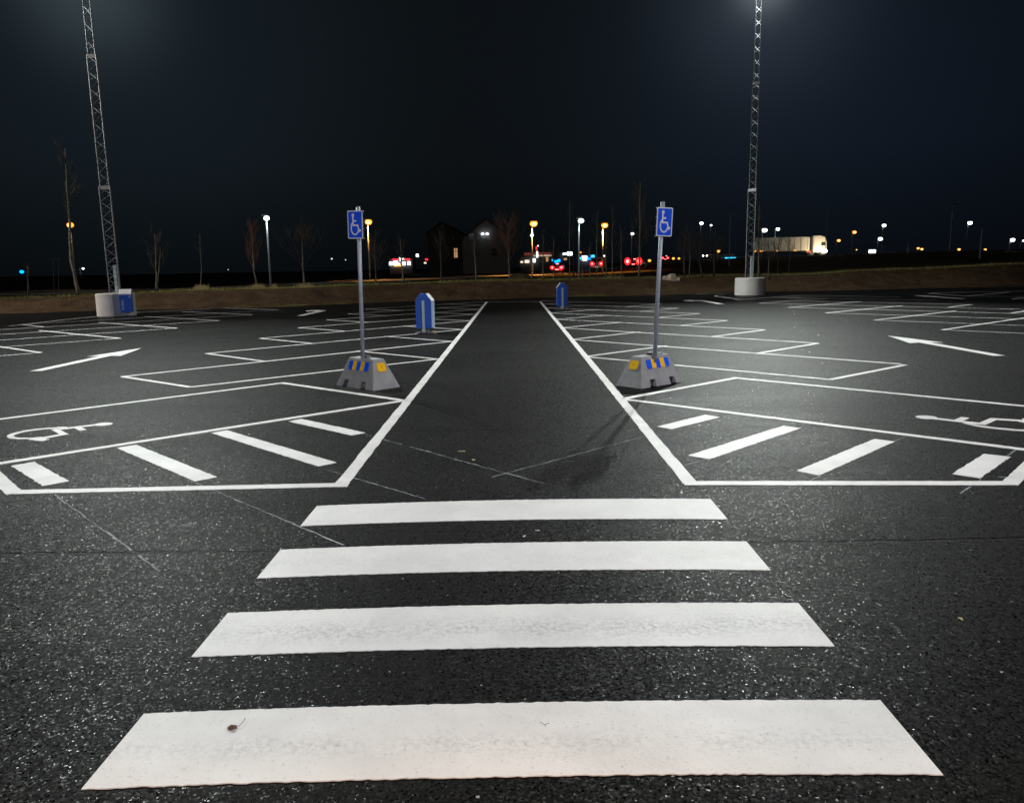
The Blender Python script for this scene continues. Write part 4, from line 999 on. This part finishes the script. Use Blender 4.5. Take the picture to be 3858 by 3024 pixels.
lamp('headlamp_beam', 'POINT', (at(3105, 985, 160).x, 160.5, tz + 1.0), 900, (1, .75, .45), radius=.3)
lamp('yard_light', 'POINT', (at(2990, 985, 150).x, 148, tz + 7), 480, (.95, 1, .88), radius=.5)

# ------------------------------------------------------------------ buildings
def house(px0, px1, pyb, pye, pyp, Y, label, ridge, m='wall', roofm='roof', depth=12, window=None):
    a, b = at(px0, pye, Y), at(px1, pye, Y); zb = gz(a.x, Y) - .3; c = (a.x + b.x) / 2; W = b.x - a.x; ze = a.z; zp = at((px0 + px1) / 2, pyp, Y).z
    t = thing('house', (c, Y, zb), label, 'house'); r = c + 0; rx = at(ridge, pyp, Y).x - c
    g = MB(); g.prism([(-W / 2, 0), (W / 2, 0), (W / 2, ze - zb), (rx, zp - zb), (-W / 2, ze - zb)], 0, depth, 'y'); wo = g.build('wall', m, t)
    g = MB(); z1, z2 = ze - zb, zp - zb
    for s, xx in ((-1, -W / 2 - .5), (1, W / 2 + .5)):
        k = (xx - rx) / ((s * W / 2) - rx); ze2 = z2 + (z1 - z2) * k
        g.v += [(xx, -.5, ze2 + .1), (rx, -.5, z2 + .1), (rx, depth + .5, z2 + .1), (xx, depth + .5, ze2 + .1), (xx, -.5, ze2 + .35), (rx, -.5, z2 + .35), (rx, depth + .5, z2 + .35), (xx, depth + .5, ze2 + .35)]
        i = len(g.v) - 8; g.f += [tuple(i + q for q in f) for f in ((3, 2, 1, 0), (4, 5, 6, 7), (0, 1, 5, 4), (2, 3, 7, 6), (0, 4, 7, 3))]
    g.build('roof', roofm, t)
    return t, c, zb
h1, hc, hz = house(1742, 1915, 985, 902, 826, 150, 'pale gabled house with a steep roof, dim behind the bare trees', 1832)
for px, py, w_, h_, m in ((1776, 892, .8, 1.1, 'glass'), (1800, 950, 1.0, 1.4, 'glass'), (1862, 950, 1.0, 1.4, 'glass')):
    p = at(px, py, 149.9); g = MB(); g.box((p.x - hc, -.04, p.z - hz), (w_, .08, h_)); wo = g.build('window', m, h1)
    g = MB(); g.box((p.x - hc, -.09, p.z - hz), (.06, .02, h_)); g.box((p.x - hc, -.09, p.z - hz), (w_, .02, .06)); g.build('glazing_bar', 'wall', wo)
lamp('house_fill_light', 'POINT', (hc - 2, 141, hz + 6), 22, (.9, .92, 1), radius=.3)  # unseen fill added in front of the gable, standing in for its wall lamps
lamp('house_fill_light', 'POINT', (hc - 11, 150, hz + 4), 60, (1, .8, .6), radius=.3)  # added fill with no lamp there, lifts the dark house
for px, py in ((1818, 881), (1835, 881)):
    p = at(px, py, 149.3); g = MB(); g.blob((p.x - hc, -.4, p.z - hz), (.26, .12, .16), 1, 10, 6, 0); g.build('wall_lamp', 'g_cold', h1, smooth=True)
h2, hc2, hz2 = house(1610, 1738, 985, 880, 840, 165, 'dark house with one warm lit window, left of the gabled house', 1665, 'walld')
p = at(1717, 953, 164.9); g = MB(); g.box((p.x - hc2, -.05, p.z - hz2), (.7, .08, 1.9)); wo = g.build('window', 'g_win', h2)
g = MB(); g.box((p.x - hc2, -.1, p.z - hz2 + .35), (.8, .03, .12)); g.box((p.x - hc2, -.1, p.z - hz2), (.07, .03, 1.9)); g.build('glazing_bar', 'walld', wo)

def lit_block(label, cat, name, px0, px1, Y, specs, group=None, wall=None):
    """distant shopfront: dark shell plus its lit pieces, each spec (part, px0, py0, px1, py1, material)"""
    a, b = at(px0, 990, Y), at(px1, 990, Y); c = (a.x + b.x) / 2; z = gz(c, Y) - .2
    t = thing(name, (c, Y, z), label, cat, group); W = b.x - a.x
    if wall: g = MB(); g.box((0, 4, (at(px0, wall, Y).z - z) / 2), (W, 7, at(px0, wall, Y).z - z)); g.build('shell', 'walld', t, bevel=.1)
    for k, (nm_, x0, y0, x1, y1, m) in enumerate(specs):
        p, q = at(x0, y0, Y), at(x1, y1, Y); g = MB(); g.box(((p.x + q.x) / 2 - c, .2 - .02 * k, (p.z + q.z) / 2 - z), (abs(q.x - p.x), .3, abs(p.z - q.z))); g.build(nm_, m, t, bevel=.08)
    return t
lit_block('low petrol station at the left with red fascia and glaring white lights', 'petrol station', 'petrol_station', 1466, 1553, 210,
          [('fascia', 1478, 975, 1502, 981, 'g_redsign'), ('fascia', 1524, 974, 1545, 980, 'g_redsign'), ('sign', 1504, 970, 1509, 983, 'g_wsign'), ('sign', 1515, 973, 1522, 978, 'g_wsign'),
           ('light', 1466, 987, 1479, 999, 'g_wsign'), ('light', 1482, 984, 1499, 1000, 'g_wsign'), ('light', 1500, 990, 1508, 1000, 'g_warm'), ('light', 1515, 986, 1527, 999, 'g_wsign'), ('light', 1535, 985, 1546, 998, 'g_wsign'), ('window', 1485, 999, 1515, 1003, 'g_amber')], wall=974)
lit_block('small white glowing sign high above the red petrol station', 'sign', 'lit_sign', 1567, 1577, 200, [('panel', 1567, 957, 1577, 968, 'g_wsign'), ('post', 1571, 968, 1573, 1010, 'black')])
lit_block('small red light cluster right of the red petrol station', 'sign', 'lit_sign', 1595, 1613, 200, [('panel', 1601, 974, 1612, 981, 'g_redsign'), ('panel', 1597, 988, 1606, 993, 'g_warm'), ('post', 1604, 993, 1606, 1010, 'black')])
lit_block('wide low shop with a dull red canopy and small lit windows, behind the red car', 'shop', 'shop_building', 1958, 2120, 180,
          [('canopy', 1975, 952, 2078, 960, 'g_fascia'), ('canopy_edge', 2008, 961, 2078, 965, 'g_trail'), ('window', 1961, 984, 1970, 990, 'g_warm'), ('window', 1977, 980, 1994, 990, 'g_warm'), ('window', 2005, 974, 2017, 988, 'g_wsign'),
           ('window', 2057, 968, 2066, 985, 'g_win'), ('window', 2124, 972, 2136, 980, 'g_win')], wall=955)
lit_block('tall narrow red and white glowing totem sign', 'sign', 'totem_sign', 2018, 2028, 150, [('panel', 2018, 929, 2024, 942, 'g_redsign'), ('panel', 2021, 947, 2027, 970, 'g_wsign'), ('bulb', 2025, 924, 2029, 928, 'g_wsign'), ('post', 2022, 970, 2024, 1010, 'black')])
lit_block('wide glowing white sign above the low shop', 'sign', 'lit_sign', 2120, 2156, 180, [('panel', 2121, 953, 2140, 960, 'g_wsign'), ('panel', 2137, 949, 2156, 962, 'g_wsign'), ('post', 2137, 962, 2139, 1005, 'black')])
lit_block('ragged dark blue lights right above the red car', 'lights', 'blue_lights', 2078, 2112, 150, [('light', 2079, 977, 2085, 983, 'g_blue'), ('light', 2089, 981, 2099, 990, 'g_blue'), ('light', 2098, 978, 2106, 988, 'g_blue'), ('light', 2105, 976, 2111, 987, 'g_blue'), ('post', 2100, 988, 2101, 1005, 'black')])
lit_block('bright blue glowing shopfront with a white disc left of the white van', 'shop', 'lit_shopfront', 2182, 2243, 160,
          [('panel', 2184, 969, 2189, 977, 'g_cyan'), ('panel', 2192, 964, 2212, 981, 'g_wsign'), ('panel', 2210, 970, 2225, 979, 'g_blue'), ('panel', 2226, 961, 2240, 984, 'g_cyan')], wall=960)
lit_block('bright white signboard low under the two white lamps at the right', 'sign', 'lit_sign', 3276, 3302, 170, [('panel', 3276, 941, 3300, 953, 'g_wsign'), ('post', 3287, 953, 3289, 965, 'black')])
lit_block('narrow pale traffic post with a round head at the right', 'post', 'traffic_post', 3420, 3427, 120, [('head', 3420, 917, 3427, 926, 'galv'), ('post', 3422, 926, 3424, 960, 'galv'), ('band', 3420, 940, 3427, 944, 'chip')])
lit_block('long low pale parapet at the right behind the road', 'wall', 'low_wall', 3405, 3660, 172, [('wall_panel', 3405, 958, 3660, 961, 'whitecon')])
# the dim pale frame left of the leaning birch
p0 = at(205, 976, 60); z = gz(p0.x, 60); t = thing('timber_frame', (p0.x, 60, z), 'thin pale beam on slanting legs, dim left of the leaning birch', 'frame'); H = p0.z - z
g = MB(); g.tube([(-.45, 0, H), (.45, 0, H)], .03, 6); g.build('beam', 'galv', t)
for a, b in ((-.12, -.3), (.3, .05)): g = MB(); g.tube([(a, 0, H), (b, 0, 0)], .03, 6); g.build('leg', 'galvd', t)

# ------------------------------------------------------------------ render settings
sc.view_settings.view_transform = 'Standard'; sc.view_settings.look = 'None'; sc.view_settings.exposure = 0; sc.view_settings.gamma = 1
cy = sc.cycles
cy.max_bounces = 4; cy.diffuse_bounces = 2; cy.glossy_bounces = 2; cy.sample_clamp_indirect = 2; cy.sample_clamp_direct = 0
cy.use_denoising = True
try: cy.denoiser = 'OPENIMAGEDENOISE'
except Exception: pass
cy.use_light_tree = True
